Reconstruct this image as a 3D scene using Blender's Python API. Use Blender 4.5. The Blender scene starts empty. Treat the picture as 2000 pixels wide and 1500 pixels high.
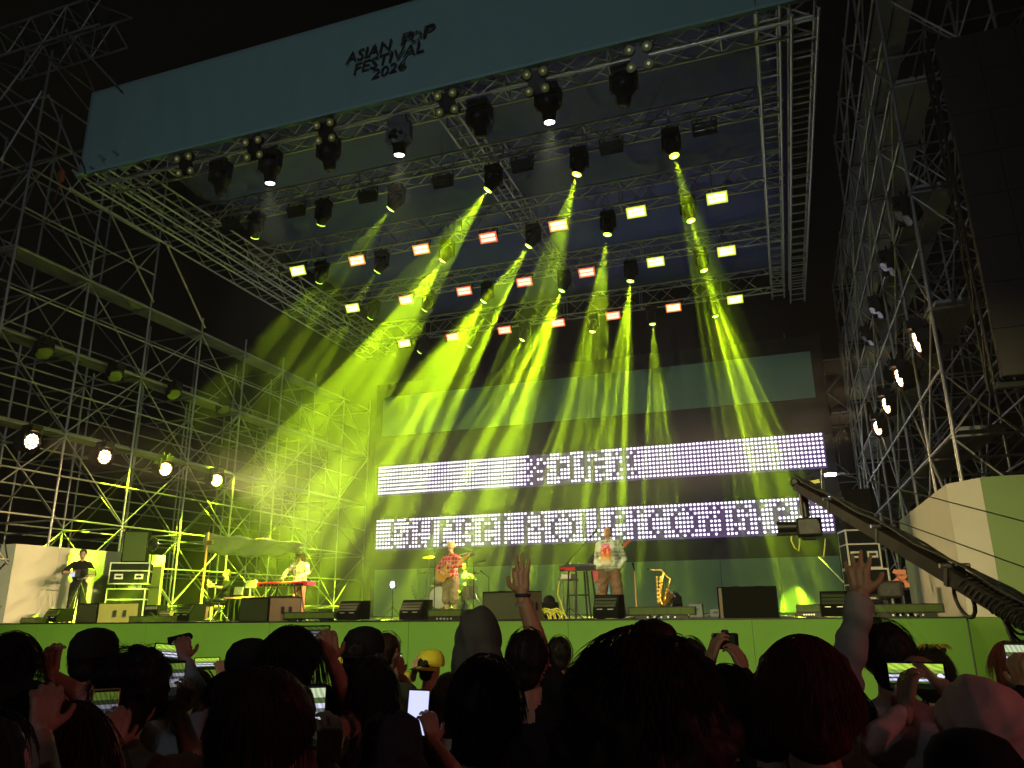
import bpy, bmesh, math, random
from mathutils import Vector, Matrix, Quaternion

S = bpy.context.scene
COL = S.collection
random.seed(7)
R = math.radians

# ------------------------------------------------------------------ camera
FPX = 1496.0
CAM = Vector((0.0, 0.0, 1.75))
_th, _ro, _yw = R(16.4), R(0.66), R(19.0)
_h = Vector((-math.sin(_yw), math.cos(_yw), 0))
FW = (_h * math.cos(_th) + Vector((0, 0, 1)) * math.sin(_th)).normalized()
_r0 = FW.cross(Vector((0, 0, 1))).normalized()
_u0 = _r0.cross(FW)
RT = _r0 * math.cos(_ro) - _u0 * math.sin(_ro)
UP = _r0 * math.sin(_ro) + _u0 * math.cos(_ro)
cd = bpy.data.cameras.new("camera")
cam = bpy.data.objects.new("camera", cd)
COL.objects.link(cam)
cd.sensor_fit = 'HORIZONTAL'
cd.sensor_width = 36.0
cd.lens = FPX / 2000 * 36.0
cd.clip_start = 0.05
cd.clip_end = 3000
cam.matrix_world = Matrix(((RT.x, UP.x, -FW.x, CAM.x), (RT.y, UP.y, -FW.y, CAM.y), (RT.z, UP.z, -FW.z, CAM.z), (0, 0, 0, 1)))
S.camera = cam

def at(px, py, Y):
    """point of the photograph's pixel (2000 wide) on the plane at depth Y"""
    d = FW + RT * ((px - 1000) / FPX) + UP * ((750 - py) / FPX)
    return CAM + d * ((Y - CAM.y) / d.y)

# ------------------------------------------------------------------ world: night sky
w = bpy.data.worlds.new("World")
S.world = w
w.use_nodes = True
nt = w.node_tree
bg = nt.nodes["Background"]
sky = nt.nodes.new("ShaderNodeTexSky")
sky.sky_type = 'NISHITA'
sky.sun_disc = False
sky.sun_elevation = R(-4)
sky.sun_rotation = R(200)
nt.links.new(sky.outputs[0], bg.inputs[0])
bg.inputs[1].default_value = 0.02

# ------------------------------------------------------------------ render settings
S.view_settings.view_transform = 'Standard'
S.view_settings.look = 'None'
S.view_settings.exposure = 0.0
S.view_settings.gamma = 1.0
S.view_settings.use_curve_mapping = False
S.render.engine = 'CYCLES'
cy = S.cycles
cy.use_denoising = True
cy.denoiser = 'OPENIMAGEDENOISE'
cy.use_light_tree = True
cy.use_adaptive_sampling = True
cy.adaptive_threshold = 0.035
cy.adaptive_min_samples = 24
cy.max_bounces = 4
cy.diffuse_bounces = 2
cy.glossy_bounces = 2
cy.transmission_bounces = 4
cy.volume_bounces = 0
cy.transparent_max_bounces = 8
cy.sample_clamp_indirect = 4.0
cy.caustics_reflective = False
cy.caustics_refractive = False

# ------------------------------------------------------------------ materials
MATS = {}
def mat(name, col, rough=0.6, metal=0.0, var=0.12, scale=6.0, bump=0.0, emit=None, power=0.0, spec=0.5, coat=0.0):
    if name in MATS:
        return MATS[name]
    m = bpy.data.materials.new(name)
    m.use_nodes = True
    n = m.node_tree.nodes
    l = m.node_tree.links
    b = n["Principled BSDF"]
    b.inputs["Roughness"].default_value = rough
    b.inputs["Metallic"].default_value = metal
    b.inputs["Specular IOR Level"].default_value = spec
    b.inputs["Coat Weight"].default_value = coat
    b.inputs["Base Color"].default_value = (*col, 1)
    if var > 0 or bump > 0:
        tc = n.new("ShaderNodeTexCoord")
        nz = n.new("ShaderNodeTexNoise")
        nz.inputs["Scale"].default_value = scale
        nz.inputs["Detail"].default_value = 5
        l.new(tc.outputs["Object"], nz.inputs["Vector"])
        if var > 0:
            mx = n.new("ShaderNodeMix")
            mx.data_type = 'RGBA'
            mx.inputs["A"].default_value = (*[c * (1 - var) for c in col], 1)
            mx.inputs["B"].default_value = (*[min(1, c * (1 + var)) for c in col], 1)
            l.new(nz.outputs["Fac"], mx.inputs["Factor"])
            l.new(mx.outputs["Result"], b.inputs["Base Color"])
            mr = n.new("ShaderNodeMapRange")
            mr.inputs["To Min"].default_value = max(0.02, rough - 0.12)
            mr.inputs["To Max"].default_value = min(1, rough + 0.12)
            l.new(nz.outputs["Fac"], mr.inputs["Value"])
            l.new(mr.outputs["Result"], b.inputs["Roughness"])
        if bump > 0:
            bp = n.new("ShaderNodeBump")
            bp.inputs["Strength"].default_value = bump
            bp.inputs["Distance"].default_value = 0.02
            l.new(nz.outputs["Fac"], bp.inputs["Height"])
            l.new(bp.outputs["Normal"], b.inputs["Normal"])
    if emit:
        b.inputs["Emission Color"].default_value = (*emit, 1)
        b.inputs["Emission Strength"].default_value = power
    MATS[name] = m
    return m

def M(name):
    return MATS[name]

mat("galvanised_steel", (0.44, 0.44, 0.46), 0.36, 0.55, 0.15, 9)
mat("aluminium_truss", (0.62, 0.62, 0.64), 0.34, 0.6, 0.1, 11)
mat("deck_plank", (0.38, 0.38, 0.40), 0.55, 0.35, 0.2, 5, 0.2)
mat("banner_cloth", (0.26, 0.44, 0.42), 0.75, 0, 0.08, 1.2, 0.15)
mat("banner_edge", (0.3, 0.55, 0.5), 0.7, 0, 0.05, 3)
mat("black_print", (0.008, 0.010, 0.010), 0.7, 0, 0.05)
mat("roof_cloth", (0.11, 0.13, 0.56), 0.75, 0, 0.2, 0.5, 0.1)
mat("black_drape", (0.012, 0.012, 0.016), 0.9, 0, 0.3, 1.5)
mat("stage_black", (0.03, 0.03, 0.032), 0.45, 0, 0.35, 2.5, 0.1)
mat("fascia_green", (0.105, 0.26, 0.024), 0.7, 0, 0.10, 1.6, 0.5)
mat("wing_cloth", (0.60, 0.62, 0.56), 0.8, 0, 0.10, 2.2, 0.6)
mat("wing_olive", (0.30, 0.42, 0.17), 0.7, 0, 0.12, 1.3, 0.1)
mat("grey_panel", (0.24, 0.36, 0.37), 0.7, 0, 0.1, 1.0)
mat("led_panel", (0.03, 0.018, 0.06), 0.4, 0, 0.2, 3, 0, (0.36, 0.17, 0.62), 0.24)
mat("lamp_lit", (0.9, 0.9, 0.9), 0.4, 0, 0, 1, 0, (0.93, 0.86, 1.0), 3.2)
mat("lamp_unlit", (0.30, 0.20, 0.34), 0.3, 0, 0, 1)
mat("lamp_bar", (0.20, 0.10, 0.22), 0.5, 0, 0.1, 4, 0, (0.35, 0.2, 0.4), 0.22)
mat("black_plastic", (0.007, 0.007, 0.0075), 0.42, 0, 0.2, 12, spec=0.25)
mat("black_metal", (0.010, 0.010, 0.011), 0.38, 0.1, 0.2, 12, spec=0.35)
mat("grille", (0.02, 0.022, 0.02), 0.5, 0.4, 0.3, 90, 0.4)
mat("ground_asphalt", (0.03, 0.03, 0.03), 0.9, 0, 0.4, 3, 0.3)
mat("hook_orange", (0.6, 0.12, 0.03), 0.5, 0, 0.1)

# ------------------------------------------------------------------ object helpers
def tag(o, label=None, cat=None, group=None, kind=None):
    if label: o["label"] = label
    if cat: o["category"] = cat
    if group: o["group"] = group
    if kind: o["kind"] = kind
    return o

def link(o, parent=None):
    COL.objects.link(o)
    if parent is not None:
        o.parent = parent
    return o

def thing(name, label, cat, loc=(0, 0, 0), rot=(0, 0, 0), group=None):
    o = bpy.data.objects.new(name, None)
    o.empty_display_size = 0.2
    link(o)
    o.location = loc
    o.rotation_euler = rot
    return tag(o, label, cat, group)

def copy_tree(o, parent=None, loc=None, rot=None, label=None):
    c = o.copy()
    COL.objects.link(c)
    if parent is not None:
        c.parent = parent
    if loc is not None: c.location = loc
    if rot is not None: c.rotation_euler = rot
    if label: c["label"] = label
    for ch in list(o.children):
        copy_tree(ch, c)
    return c

class MB:
    """mesh builder: boxes, tubes, lathes, discs collected into one mesh"""
    def __init__(s):
        s.v = []; s.f = []; s.mi = []; s.sm = []
        s.cur = 0
    def add(s, vs, fs, smooth=False):
        o = len(s.v)
        s.v += [Vector(v) for v in vs]
        for f in fs:
            s.f.append([i + o for i in f]); s.mi.append(s.cur); s.sm.append(smooth)
        return s
    def box(s, c, d, rot=None, bev=0.0):
        c = Vector(c); x, y, z = (d[0] / 2, d[1] / 2, d[2] / 2)
        if bev <= 0:
            vs = [Vector((sx * x, sy * y, sz * z)) for sz in (-1, 1) for sy in (-1, 1) for sx in (-1, 1)]
            fs = [(0, 2, 3, 1), (4, 5, 7, 6), (0, 1, 5, 4), (2, 6, 7, 3), (0, 4, 6, 2), (1, 3, 7, 5)]
        else:
            bm = bmesh.new(); bmesh.ops.create_cube(bm, size=1)
            bmesh.ops.scale(bm, vec=(d[0], d[1], d[2]), verts=bm.verts)
            bmesh.ops.bevel(bm, geom=list(bm.edges), offset=bev, segments=2, affect='EDGES', profile=0.5)
            bm.verts.index_update()
            vs = [v.co.copy() for v in bm.verts]; fs = [[v.index for v in f.verts] for f in bm.faces]; bm.free()
        if rot is not None:
            m = rot if isinstance(rot, Matrix) else Matrix.Rotation(rot, 3, 'Z')
            vs = [m @ v for v in vs]
        return s.add([v + c for v in vs], fs, False)
    def tube(s, p0, p1, r0, r1=None, n=8, caps=True):
        p0 = Vector(p0); p1 = Vector(p1); r1 = r0 if r1 is None else r1
        z = (p1 - p0)
        if z.length < 1e-6: return s
        z.normalize()
        a = Vector((1, 0, 0)) if abs(z.x) < 0.9 else Vector((0, 1, 0))
        x = z.cross(a).normalized(); y = z.cross(x)
        vs = []
        for p, r in ((p0, r0), (p1, r1)):
            for k in range(n):
                t = 2 * math.pi * k / n
                vs.append(p + (x * math.cos(t) + y * math.sin(t)) * r)
        s.add(vs, [(k, (k + 1) % n, n + (k + 1) % n, n + k) for k in range(n)], True)
        if caps:
            s.add(vs[:n], [tuple(reversed(range(n)))]); s.add(vs[n:], [tuple(range(n))])
        return s
    def path(s, pts, r, n=6):
        """one continuous bent tube; r may be a list"""
        pts = [Vector(p) for p in pts]
        rr = r if isinstance(r, (list, tuple)) else [r] * len(pts)
        vs = []; fs = []
        up = None
        for i, p in enumerate(pts):
            t = (pts[min(i + 1, len(pts) - 1)] - pts[max(i - 1, 0)]).normalized()
            if up is None:
                a = Vector((0, 0, 1)) if abs(t.z) < 0.9 else Vector((1, 0, 0))
                up = t.cross(a).normalized()
            up = (up - t * up.dot(t)).normalized()
            y = t.cross(up)
            for k in range(n):
                q = 2 * math.pi * k / n
                vs.append(p + (up * math.cos(q) + y * math.sin(q)) * rr[i])
        for i in range(len(pts) - 1):
            for k in range(n):
                fs.append((i * n + k, i * n + (k + 1) % n, (i + 1) * n + (k + 1) % n, (i + 1) * n + k))
        s.add(vs, fs, True)
        s.add(vs[:n], [tuple(reversed(range(n)))]); s.add(vs[-n:], [tuple(range(n))])
        return s
    def lathe(s, prof, n=16, mtx=None, smooth=True, caps=True):
        """profile [(r,z)...] about z"""
        vs = []; fs = []
        for r, z in prof:
            for k in range(n):
                t = 2 * math.pi * k / n
                vs.append(Vector((r * math.cos(t), r * math.sin(t), z)))
        for i in range(len(prof) - 1):
            for k in range(n):
                fs.append((i * n + k, i * n + (k + 1) % n, (i + 1) * n + (k + 1) % n, (i + 1) * n + k))
        if caps: fs.append(tuple(reversed(range(n)))); fs.append(tuple(range(len(vs) - n, len(vs))))
        if mtx is not None: vs = [mtx @ v for v in vs]
        return s.add(vs, fs, smooth)
    def prism(s, pts, d):
        """polygon pts (3D, planar) extruded by vector d"""
        pts = [Vector(p) for p in pts]; d = Vector(d); n = len(pts)
        vs = pts + [p + d for p in pts]
        fs = [tuple(reversed(range(n))), tuple(range(n, 2 * n))] + [(k, (k + 1) % n, n + (k + 1) % n, n + k) for k in range(n)]
        return s.add(vs, fs)
    def ellipsoid(s, c, r, rot=None, n=12, m=8):
        c = Vector(c); vs = []; fs = []
        for i in range(1, m):
            ph = math.pi * i / m
            for k in range(n):
                t = 2 * math.pi * k / n
                vs.append(Vector((r[0] * math.sin(ph) * math.cos(t), r[1] * math.sin(ph) * math.sin(t), r[2] * math.cos(ph))))
        for i in range(m - 2):
            for k in range(n):
                fs.append((i * n + k, (i + 1) * n + k, (i + 1) * n + (k + 1) % n, i * n + (k + 1) % n))
        vs += [Vector((0, 0, r[2])), Vector((0, 0, -r[2]))]
        a = len(vs) - 2
        for k in range(n):
            fs.append((a, k, (k + 1) % n)); fs.append((a + 1, (m - 2) * n + (k + 1) % n, (m - 2) * n + k))
        if rot is not None: vs = [rot @ v for v in vs]
        return s.add([v + c for v in vs], fs, True)
    def mesh(s, name, mats):
        me = bpy.data.meshes.new(name)
        me.from_pydata([tuple(v) for v in s.v], [], s.f)
        for m in (mats if isinstance(mats, (list, tuple)) else [mats]):
            me.materials.append(MATS[m] if isinstance(m, str) else m)
        me.polygons.foreach_set("material_index", s.mi)
        me.polygons.foreach_set("use_smooth", s.sm)
        me.update()
        return me
    def build(s, name, mats, parent=None, loc=(0, 0, 0), rot=(0, 0, 0)):
        o = bpy.data.objects.new(name, s.mesh(name, mats))
        link(o, parent)
        o.location = loc; o.rotation_euler = rot
        return o

_unit = {}
def unit_mesh(kind, mname):
    k = (kind, mname)
    if k not in _unit:
        b = MB()
        if kind == "tube": b.tube((0, 0, 0), (0, 0, 1), 1, n=8)
        elif kind == "box": b.box((0, 0, 0), (1, 1, 1))
        elif kind == "disc": b.tube((0, 0, -0.5), (0, 0, 0.5), 1, n=10)
        _unit[k] = b.mesh(kind + "_" + mname, mname)
    return _unit[k]

def tube_obj(name, p0, p1, r, mname, parent=None, off=Vector((0, 0, 0))):
    """a straight tube object sharing one unit cylinder; off = the parent's place"""
    p0 = Vector(p0) - off; p1 = Vector(p1) - off
    d = p1 - p0; L = d.length
    o = bpy.data.objects.new(name, unit_mesh("tube", mname))
    link(o, parent)
    q = Vector((0, 0, 1)).rotation_difference(d)
    o.matrix_basis = Matrix.Translation(p0) @ q.to_matrix().to_4x4() @ Matrix.Diagonal((r, r, L, 1))
    return o

def box_obj(name, c, d, mname, parent=None, off=Vector((0, 0, 0)), rot=(0, 0, 0)):
    o = bpy.data.objects.new(name, unit_mesh("box", mname))
    link(o, parent)
    o.location = Vector(c) - off; o.scale = d; o.rotation_euler = rot
    return o

# ------------------------------------------------------------------ place constants
DECK = 1.55          # stage floor height
YF = 13.5            # stage front
XL, XR = -17.0, 2.5  # wings
YB = 28.6            # LED wall
XC = -7.08           # stage centre

# ------------------------------------------------------------------ ground, sky
MB().box((0, 400, -0.05), (2400, 2400, 0.1)).build("ground", "ground_asphalt").__setitem__("kind", "structure")

# ------------------------------------------------------------------ stage deck and fascia
b = MB().box(((XL + XR) / 2 - 1.5, (YF + 32) / 2, DECK / 2 - 0.02), (XR - XL + 3.0, 32 - YF, DECK - 0.04))
tag(b.build("stage_floor", "stage_black"), kind="structure")
fas = thing("stage_front_fascia", "long green cloth covered stage front wall behind the crowd", "stage wall", ((XL + XR) / 2, YF, 0))
fo = Vector(fas.location)
xe = 2.46
edges = [-22.0 + k * (xe + 22.0) / 8 for k in range(9)]
for k in range(8):
    MB().box(((edges[k] + edges[k + 1]) / 2 - fo.x, -0.03, DECK / 2), (edges[k + 1] - edges[k] - 0.006, 0.05, DECK)).build("panel", "fascia_green", fas)
box_obj("top_edge", ((-22 + xe) / 2, YF - 0.01, DECK + 0.012), (xe + 22.0, 0.10, 0.024), "black_plastic", fas, fo)
# chamfered corner of the right wing: tall cloth face and the low green return below it
ex, ey = 2.86, 12.95
cw = thing("right_wing_wall", "pale cloth wing wall with a tan angled corner at the right of the stage", "wall", (XR, YF, 0))
wo = Vector(cw.location)
zt = 3.55
MB().prism([(0, 0, DECK), (0, 5.6, DECK), (0, 5.6, zt), (0, 0, zt)], (0.05, 0, 0)).build("side_cloth", "wing_cloth", cw)
MB().prism([(0.0, -0.02, DECK + 0.02), (ex - XR, ey - YF, DECK + 0.02), (ex - XR, ey - YF, zt), (0, -0.02, zt)], (0.03, 0.05, 0)).build("corner_cloth", "wing_cloth", cw)
MB().prism([(xe - XR + 0.02, -0.06, 0), (ex - XR, ey - YF, 0), (ex - XR, ey - YF, DECK + 0.015), (xe - XR + 0.02, -0.06, DECK + 0.015)], (0.03, 0.05, 0)).build("corner_base", "fascia_green", cw)
MB().prism([(ex - XR + 0.004, ey - YF, DECK + 0.02), (9 - XR, ey - YF - 0.2, DECK + 0.02), (9 - XR, ey - YF - 0.2, zt + 0.02), (ex - XR + 0.004, ey - YF, zt + 0.005)], (0, 0.06, 0)).build("front_cloth", "wing_olive", cw)
MB().prism([(ex - XR + 0.004, ey - YF, 0), (9 - XR, ey - YF - 0.2, 0), (9 - XR, ey - YF - 0.2, DECK + 0.014), (ex - XR + 0.004, ey - YF, DECK + 0.014)], (0, 0.06, 0)).build("front_base", "fascia_green", cw)
lw = thing("left_wing_wall", "pale cream cloth wing wall behind the camera operator", "wall", (XL, YF, 0))
for k in range(4):
    MB().prism([(0, k * 1.18 + 0.004, DECK), (0, (k + 1) * 1.18, DECK), (0, (k + 1) * 1.18, 3.36), (0, k * 1.18 + 0.004, 3.36)], (-0.05, 0, 0)).build("cloth_panel", "wing_cloth", lw)
MB().prism([(-5, -0.02, 0.0), (-0.002, -0.02, 0.0), (-0.002, -0.02, 3.36), (-5, -0.02, 3.36)], (0, 0.05, 0)).build("front_cloth", "wing_cloth", lw)

# ------------------------------------------------------------------ back wall with the two lamp boards
bw = thing("backdrop_wall", "tall black backdrop across the back of the stage", "backdrop", (XC, YB + 0.3, DECK))
bo = Vector(bw.location)
MB().box((0, 0, 4.9), (18.3, 0.12, 9.8)).build("drape", "black_drape", bw)
hp = thing("upper_teal_panel", "wide dim teal panel hung above the lamp boards", "panel", (XC, YB + 0.1, 8.95))
for k in range(6):
    MB().box((-8.75 + (k + 0.5) * 17.5 / 6, 0, 0.87), (17.5 / 6 - 0.012, 0.06, 1.74)).build("cloth_panel", "banner_cloth", hp)
lp = thing("low_grey_panel_wall", "low grey teal panel wall along the back of the stage floor", "panel", (XC, YB + 0.1, DECK))
for k in range(9):
    MB().box((-8.85 + (k + 0.5) * 17.7 / 9, 0, 0.91), (17.7 / 9 - 0.02, 0.06, 1.82)).build("panel", "grey_panel", lp)

# lamp patterns read row by row: '.' = dark lamp, '|' = dark bar, everything else lit
UPPER = {1: {'.': [1, 3, 4, 6, 10, 11, 12, 17, 18, 19, 20, 21], '|': [2, 5, 28]},
         2: {'.': [0, 21, 22, 25, 27, 29, 31], '|': [2, 5, 13, 17, 28]},
         3: {'.': [2, 4, 16], '|': [9, 13, 17, 19, 28, 30]},
         4: {'.': [1, 3, 4, 10, 11, 16, 18, 20, 21, 22, 29], '|': [5, 9, 13, 17, 19, 26, 28, 30]},
         5: {'.': [0, 2, 6, 27], '|': [5, 9, 13, 17, 19, 26, 28, 30]},
         6: {'.': [3, 4, 21, 22], '|': [2, 5, 9, 13, 17, 19, 26, 28]},
         7: {'.': [1, 17, 25, 27, 29, 31], '|': [2, 5, 13, 19, 28]},
         8: {'.': [0, 3, 4, 10, 11, 12, 16, 22, 28], '|': [2, 5, 19]}}
LOWER = {1: {'.': [6, 10, 40, 48, 50, 51], '|': [68, 110]},
         2: {'.': [11, 14, 21, 22, 24, 29, 30, 35, 36, 39, 40, 41, 57, 59, 73, 74, 78, 80, 84, 85, 90, 92, 98, 100, 105, 106, 109, 111, 115, 116, 123], '|': [5, 18, 47, 52, 64, 68, 110, 120]},
         3: {'.': [14, 21, 22, 25, 31, 37, 40, 56, 60, 78, 83, 85, 89, 93, 107], '|': [5, 18, 28, 34, 47, 52, 64, 68, 72, 75, 101, 104, 110, 114, 117, 120]},
         4: {'.': [7, 14, 25, 35, 36, 37, 48, 55, 73, 74, 98, 100, 115, 116], '|': [5, 11, 18, 21, 28, 34, 40, 47, 52, 61, 64, 68, 72, 75, 82, 88, 94, 101, 104, 110, 114, 117, 120]},
         5: {'.': [9, 30, 31, 50, 105], '|': [5, 11, 18, 21, 28, 34, 40, 47, 55, 61, 64, 68, 72, 78, 82, 88, 94, 97, 101, 104, 107, 114]},
         6: {'.': [14, 52, 110], '|': [11, 18, 21, 31, 34, 40, 47, 55, 61, 64, 78, 82, 88, 94, 97, 101, 107, 114]},
         7: {'.': [5, 14, 17, 18, 28, 37, 56, 60, 68, 75, 83, 85, 89, 93, 104, 110], '|': [11, 21, 31, 34, 40, 47, 52, 64, 78, 97, 101, 107]},
         8: {'.': [6, 10, 15, 17, 18, 29, 30, 35, 36, 42, 57, 59, 69, 73, 74, 84, 85, 90, 92, 98, 100, 105, 106, 110, 112, 115], '|': [21, 40, 47, 52, 78, 101]}}
PX = 17.51 / 127
PZ = 0.1555
def lamp_board(label, ztop, pat, shift):
    t = thing("lamp_board", label, "lamp board", (XC, YB, ztop - 7.5 * PZ), (0, 0, 0), "lit lamp boards on the backdrop")
    x0 = -15.85 - XC
    MB().box((0, 0.09, 4 * PZ - 0.03), (17.51 + 0.16, 0.06, 8 * PZ + 0.02)).build("backing", "led_panel", t)
    lit, dark = MB(), MB()
    bars = {}
    for row in range(1, 9):
        z = 7.5 * PZ - (row - 1) * PZ
        p = pat[row]
        dots = {k + shift for k in p['.']}; bs = {k + shift for k in p['|']}
        for j in range(128):
            x = x0 + j * PX
            if j in bs:
                bars.setdefault(j, []).append(row)
            elif j in dots:
                vs = []; n = 10
                for rr in (0.034, 0.018):
                    vs += [(x + rr * math.cos(2 * math.pi * k / n), 0.03, z + rr * math.sin(2 * math.pi * k / n)) for k in range(n)]
                dark.add(vs, [(k, (k + 1) % n, n + (k + 1) % n, n + k) for k in range(n)])
                dark.add([(v[0], 0.05, v[2]) for v in vs[:n]] , [tuple(range(n))])
            else:
                n = 8; rr = 0.045
                vs = [(x + rr * math.cos(2 * math.pi * (k + .5) / n), 0.04, z + rr * math.sin(2 * math.pi * (k + .5) / n)) for k in range(n)]
                vs += [(x, 0.015, z)]
                lit.add(vs, [(k, (k + 1) % n, n) for k in range(n)], True)
    lo = lit.build("lit_lamps", "lamp_lit", t); lo["kind"] = "stuff"
    do = dark.build("dark_lamps", "lamp_unlit", t); do["kind"] = "stuff"
    for j, rows in sorted(bars.items()):
        run = []
        for rr in rows + [99]:
            if run and rr != run[-1] + 1:
                z1 = 7.5 * PZ - (run[0] - 1) * PZ + 0.06; z2 = 7.5 * PZ - (run[-1] - 1) * PZ - 0.06
                box_obj("dark_bar", (x0 + j * PX, 0.04, (z1 + z2) / 2), (0.055, 0.03, z1 - z2), "lamp_bar", t)
                run = []
            run.append(rr)
lamp_board("upper board of white lamps with a short dark text in its middle", 7.58, UPPER, 48)
lamp_board("lower board of white lamps with dark text along its whole length", 5.34, LOWER, 0)

# ------------------------------------------------------------------ trusses
def box_truss(name, label, p0, p1, wd, ht, bay, side, group, mname="aluminium_truss", rc=0.03, rb=0.016, ladder=False, cat="truss"):
    """four chords and lattice braces from p0 to p1 (bottom centre line); side = horizontal width direction"""
    p0 = Vector(p0); p1 = Vector(p1); side = Vector(side)
    t = thing(name, label, cat, (p0 + p1) / 2, (0, 0, 0), group)
    o = Vector(t.location)
    d = (p1 - p0); L = d.length; d.normalize()
    up = Vector((0, 0, 1))
    cs = [p0 - side * wd / 2, p0 + side * wd / 2, p0 + side * wd / 2 + up * ht, p0 - side * wd / 2 + up * ht]
    for c in cs:
        tube_obj("chord", c, c + d * L, rc, mname, t, o)
    n = max(1, round(L / bay))
    for i in range(4):
        a, c = cs[i], cs[(i + 1) % 4]
        for k in range(n):
            s0 = a + d * (L * k / n); s1 = c + d * (L * (k + 1) / n)
            if ladder and i in (0, 2):
                tube_obj("rung", a + d * (L * (k + .5) / n), c + d * (L * (k + .5) / n), rb * 1.2, mname, t, o)
                continue
            if k % 2: s0, s1 = c + d * (L * k / n), a + d * (L * (k + 1) / n)
            tube_obj("brace", s0, s1, rb, mname, t, o)
        if not ladder:
            for k in range(0, n + 1, 4):
                tube_obj("brace", a + d * (L * k / n), c + d * (L * k / n), rb, mname, t, o)
    return t

ZT = 12.22
xa, xb = -15.3, 1.0
XD = (0, 1, 0)
box_truss("front_truss", "front roof truss under the teal banner carrying the big spotlights", (xa, 12.9, 12.05), (xb + .5, 12.9, 12.05), 0.42, 0.42, 0.55, XD, "roof trusses across the stage", rc=0.032)
box_truss("roof_truss", "roof truss with unlit strobes, second from the front", (xa, 15.5, ZT), (xb, 15.5, ZT), 0.42, 0.46, 0.5, XD, "roof trusses across the stage")
box_truss("roof_truss", "roof truss with lit strobes, nearest the front of the lit rows", (xa, 18.7, ZT), (xb, 18.7, ZT), 0.5, 0.72, 0.6, XD, "roof trusses across the stage")
box_truss("roof_truss", "roof truss with the middle one of the three lit strobe rows", (xa, 22.0, ZT), (xb, 22.0, ZT), 0.46, 0.5, 0.6, XD, "roof trusses across the stage")
box_truss("roof_truss", "roof truss with the rearmost row of lit strobes", (xa, 26.0, ZT), (xb, 26.0, ZT), 0.5, 0.7, 0.7, XD, "roof trusses across the stage")
YD = (1, 0, 0)
box_truss("centre_truss", "narrow ladder truss running back under the middle of the roof", (-6.62, 12.9, 13.3), (-6.62, 25.8, 13.3), 0.5, 0.45, 0.5, YD, None, ladder=True)
box_truss("side_truss", "inner ladder truss along the right edge of the roof", (0.74, 12.3, 12.1), (0.74, 26.6, 12.1), 0.40, 0.55, 0.55, YD, "roof side trusses", ladder=True)
box_truss("side_truss", "outer ladder truss along the right edge of the roof", (1.36, 12.4, 11.95), (1.36, 26.8, 11.95), 0.46, 0.5, 0.5, YD, "roof side trusses", ladder=True)
box_truss("side_truss", "inner ladder truss along the left edge of the roof", (-14.75, 12.3, 12.1), (-14.75, 27.2, 12.1), 0.45, 0.55, 0.7, YD, "roof side trusses", ladder=True)
box_truss("side_truss", "outer ladder truss along the left edge of the roof", (-15.6, 12.4, 11.95), (-15.6, 27.2, 11.95), 0.55, 0.5, 0.7, YD, "roof side trusses", ladder=True)
box_truss("crown_truss", "dark truss beam on top of the left scaffold tower", (-18.6, 12.1, 15.95), (-14.85, 12.1, 15.95), 0.9, 0.95, 0.62, XD, None, "galvanised_steel", rc=0.03, rb=0.02)
# roof cloth: a sagging sheet
vs, fs = [], []
nx, ny = 30, 44
for j in range(ny + 1):
    for i in range(nx + 1):
        x = -16.0 + 17.3 * i / nx; y = 12.75 + 16.4 * j / ny
        z = 14.25 + 0.10 * math.sin(y * 2.1 + 0.3 * x) + 0.05 * math.sin(x * 1.3 + y * 3.7) + 0.03 * math.sin(y * 9 + x)
        vs.append((x - XC, y - 20.8, z - 14.2))
for j in range(ny):
    for i in range(nx):
        a = j * (nx + 1) + i
        fs.append((a, a + nx + 1, a + nx + 2, a + 1))
rc = MB().add(vs, fs, True).build("roof_canopy", "roof_cloth", None, (XC, 20.8, 14.2))
md = rc.modifiers.new("thick", 'SOLIDIFY'); md.thickness = 0.02; md.offset = 1
tag(rc, "dark blue roof cloth stretched over the trusses", "canopy")
# thin rigging cables
for (p, q, lab) in (((1300, 150), (1235, 285), "thin rigging cable slanting below the right half of the roof"), ((862, 255), (862, 330), "thin rigging cable hanging beside the centre truss")):
    a_, b_ = at(*p, 14.6), at(*q, 15.2)
    cbl = MB().tube(a_ - a_, b_ - a_, 0.006, n=5).build("rigging_cable", "black_metal", None, a_)
    tag(cbl, lab, "cable")

# ------------------------------------------------------------------ banner with lettering
YBN = 12.5
bl = at(150, 345, YBN); bt = at(185, 180, YBN)
bz0, bz1 = bl.z, bt.z + 0.03
bn = thing("festival_banner", "wide teal festival banner across the top of the stage", "banner", (XC, YBN, bz0))
bw_ = 2 * (XC - bl.x); hb_ = bz1 - bz0
for k in range(1):
    vs, fs = [], []
    nx, nz = 150, 16
    for j in range(nz + 1):
        for i in range(nx + 1):
            u = i / nx; v = j / nz
            edge = min(1, 8 * v, 8 * (1 - v))
            y = (0.012 * math.sin(u * 61 + 2 * v) + 0.010 * math.sin(u * 143 + 5 * v) + 0.008 * math.sin(v * 9 + u * 17) + 0.006 * math.sin(u * 260 - 9 * v)) * edge
            vs.append((-bw_ / 2 + bw_ * u, 0.03 + y, hb_ * v))
    for j in range(nz):
        for i in range(nx):
            a_ = j * (nx + 1) + i
            fs.append((a_, a_ + 1, a_ + nx + 2, a_ + nx + 1))
    q = MB().add(vs, fs, True).build("cloth", "banner_cloth", bn)
    md = q.modifiers.new("t", 'SOLIDIFY'); md.thickness = 0.01; md.offset = 1
box_obj("bottom_hem", (0, 0.02, 0.03), (2 * (XC - bl.x), 0.10, 0.07), "banner_edge", bn)
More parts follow.
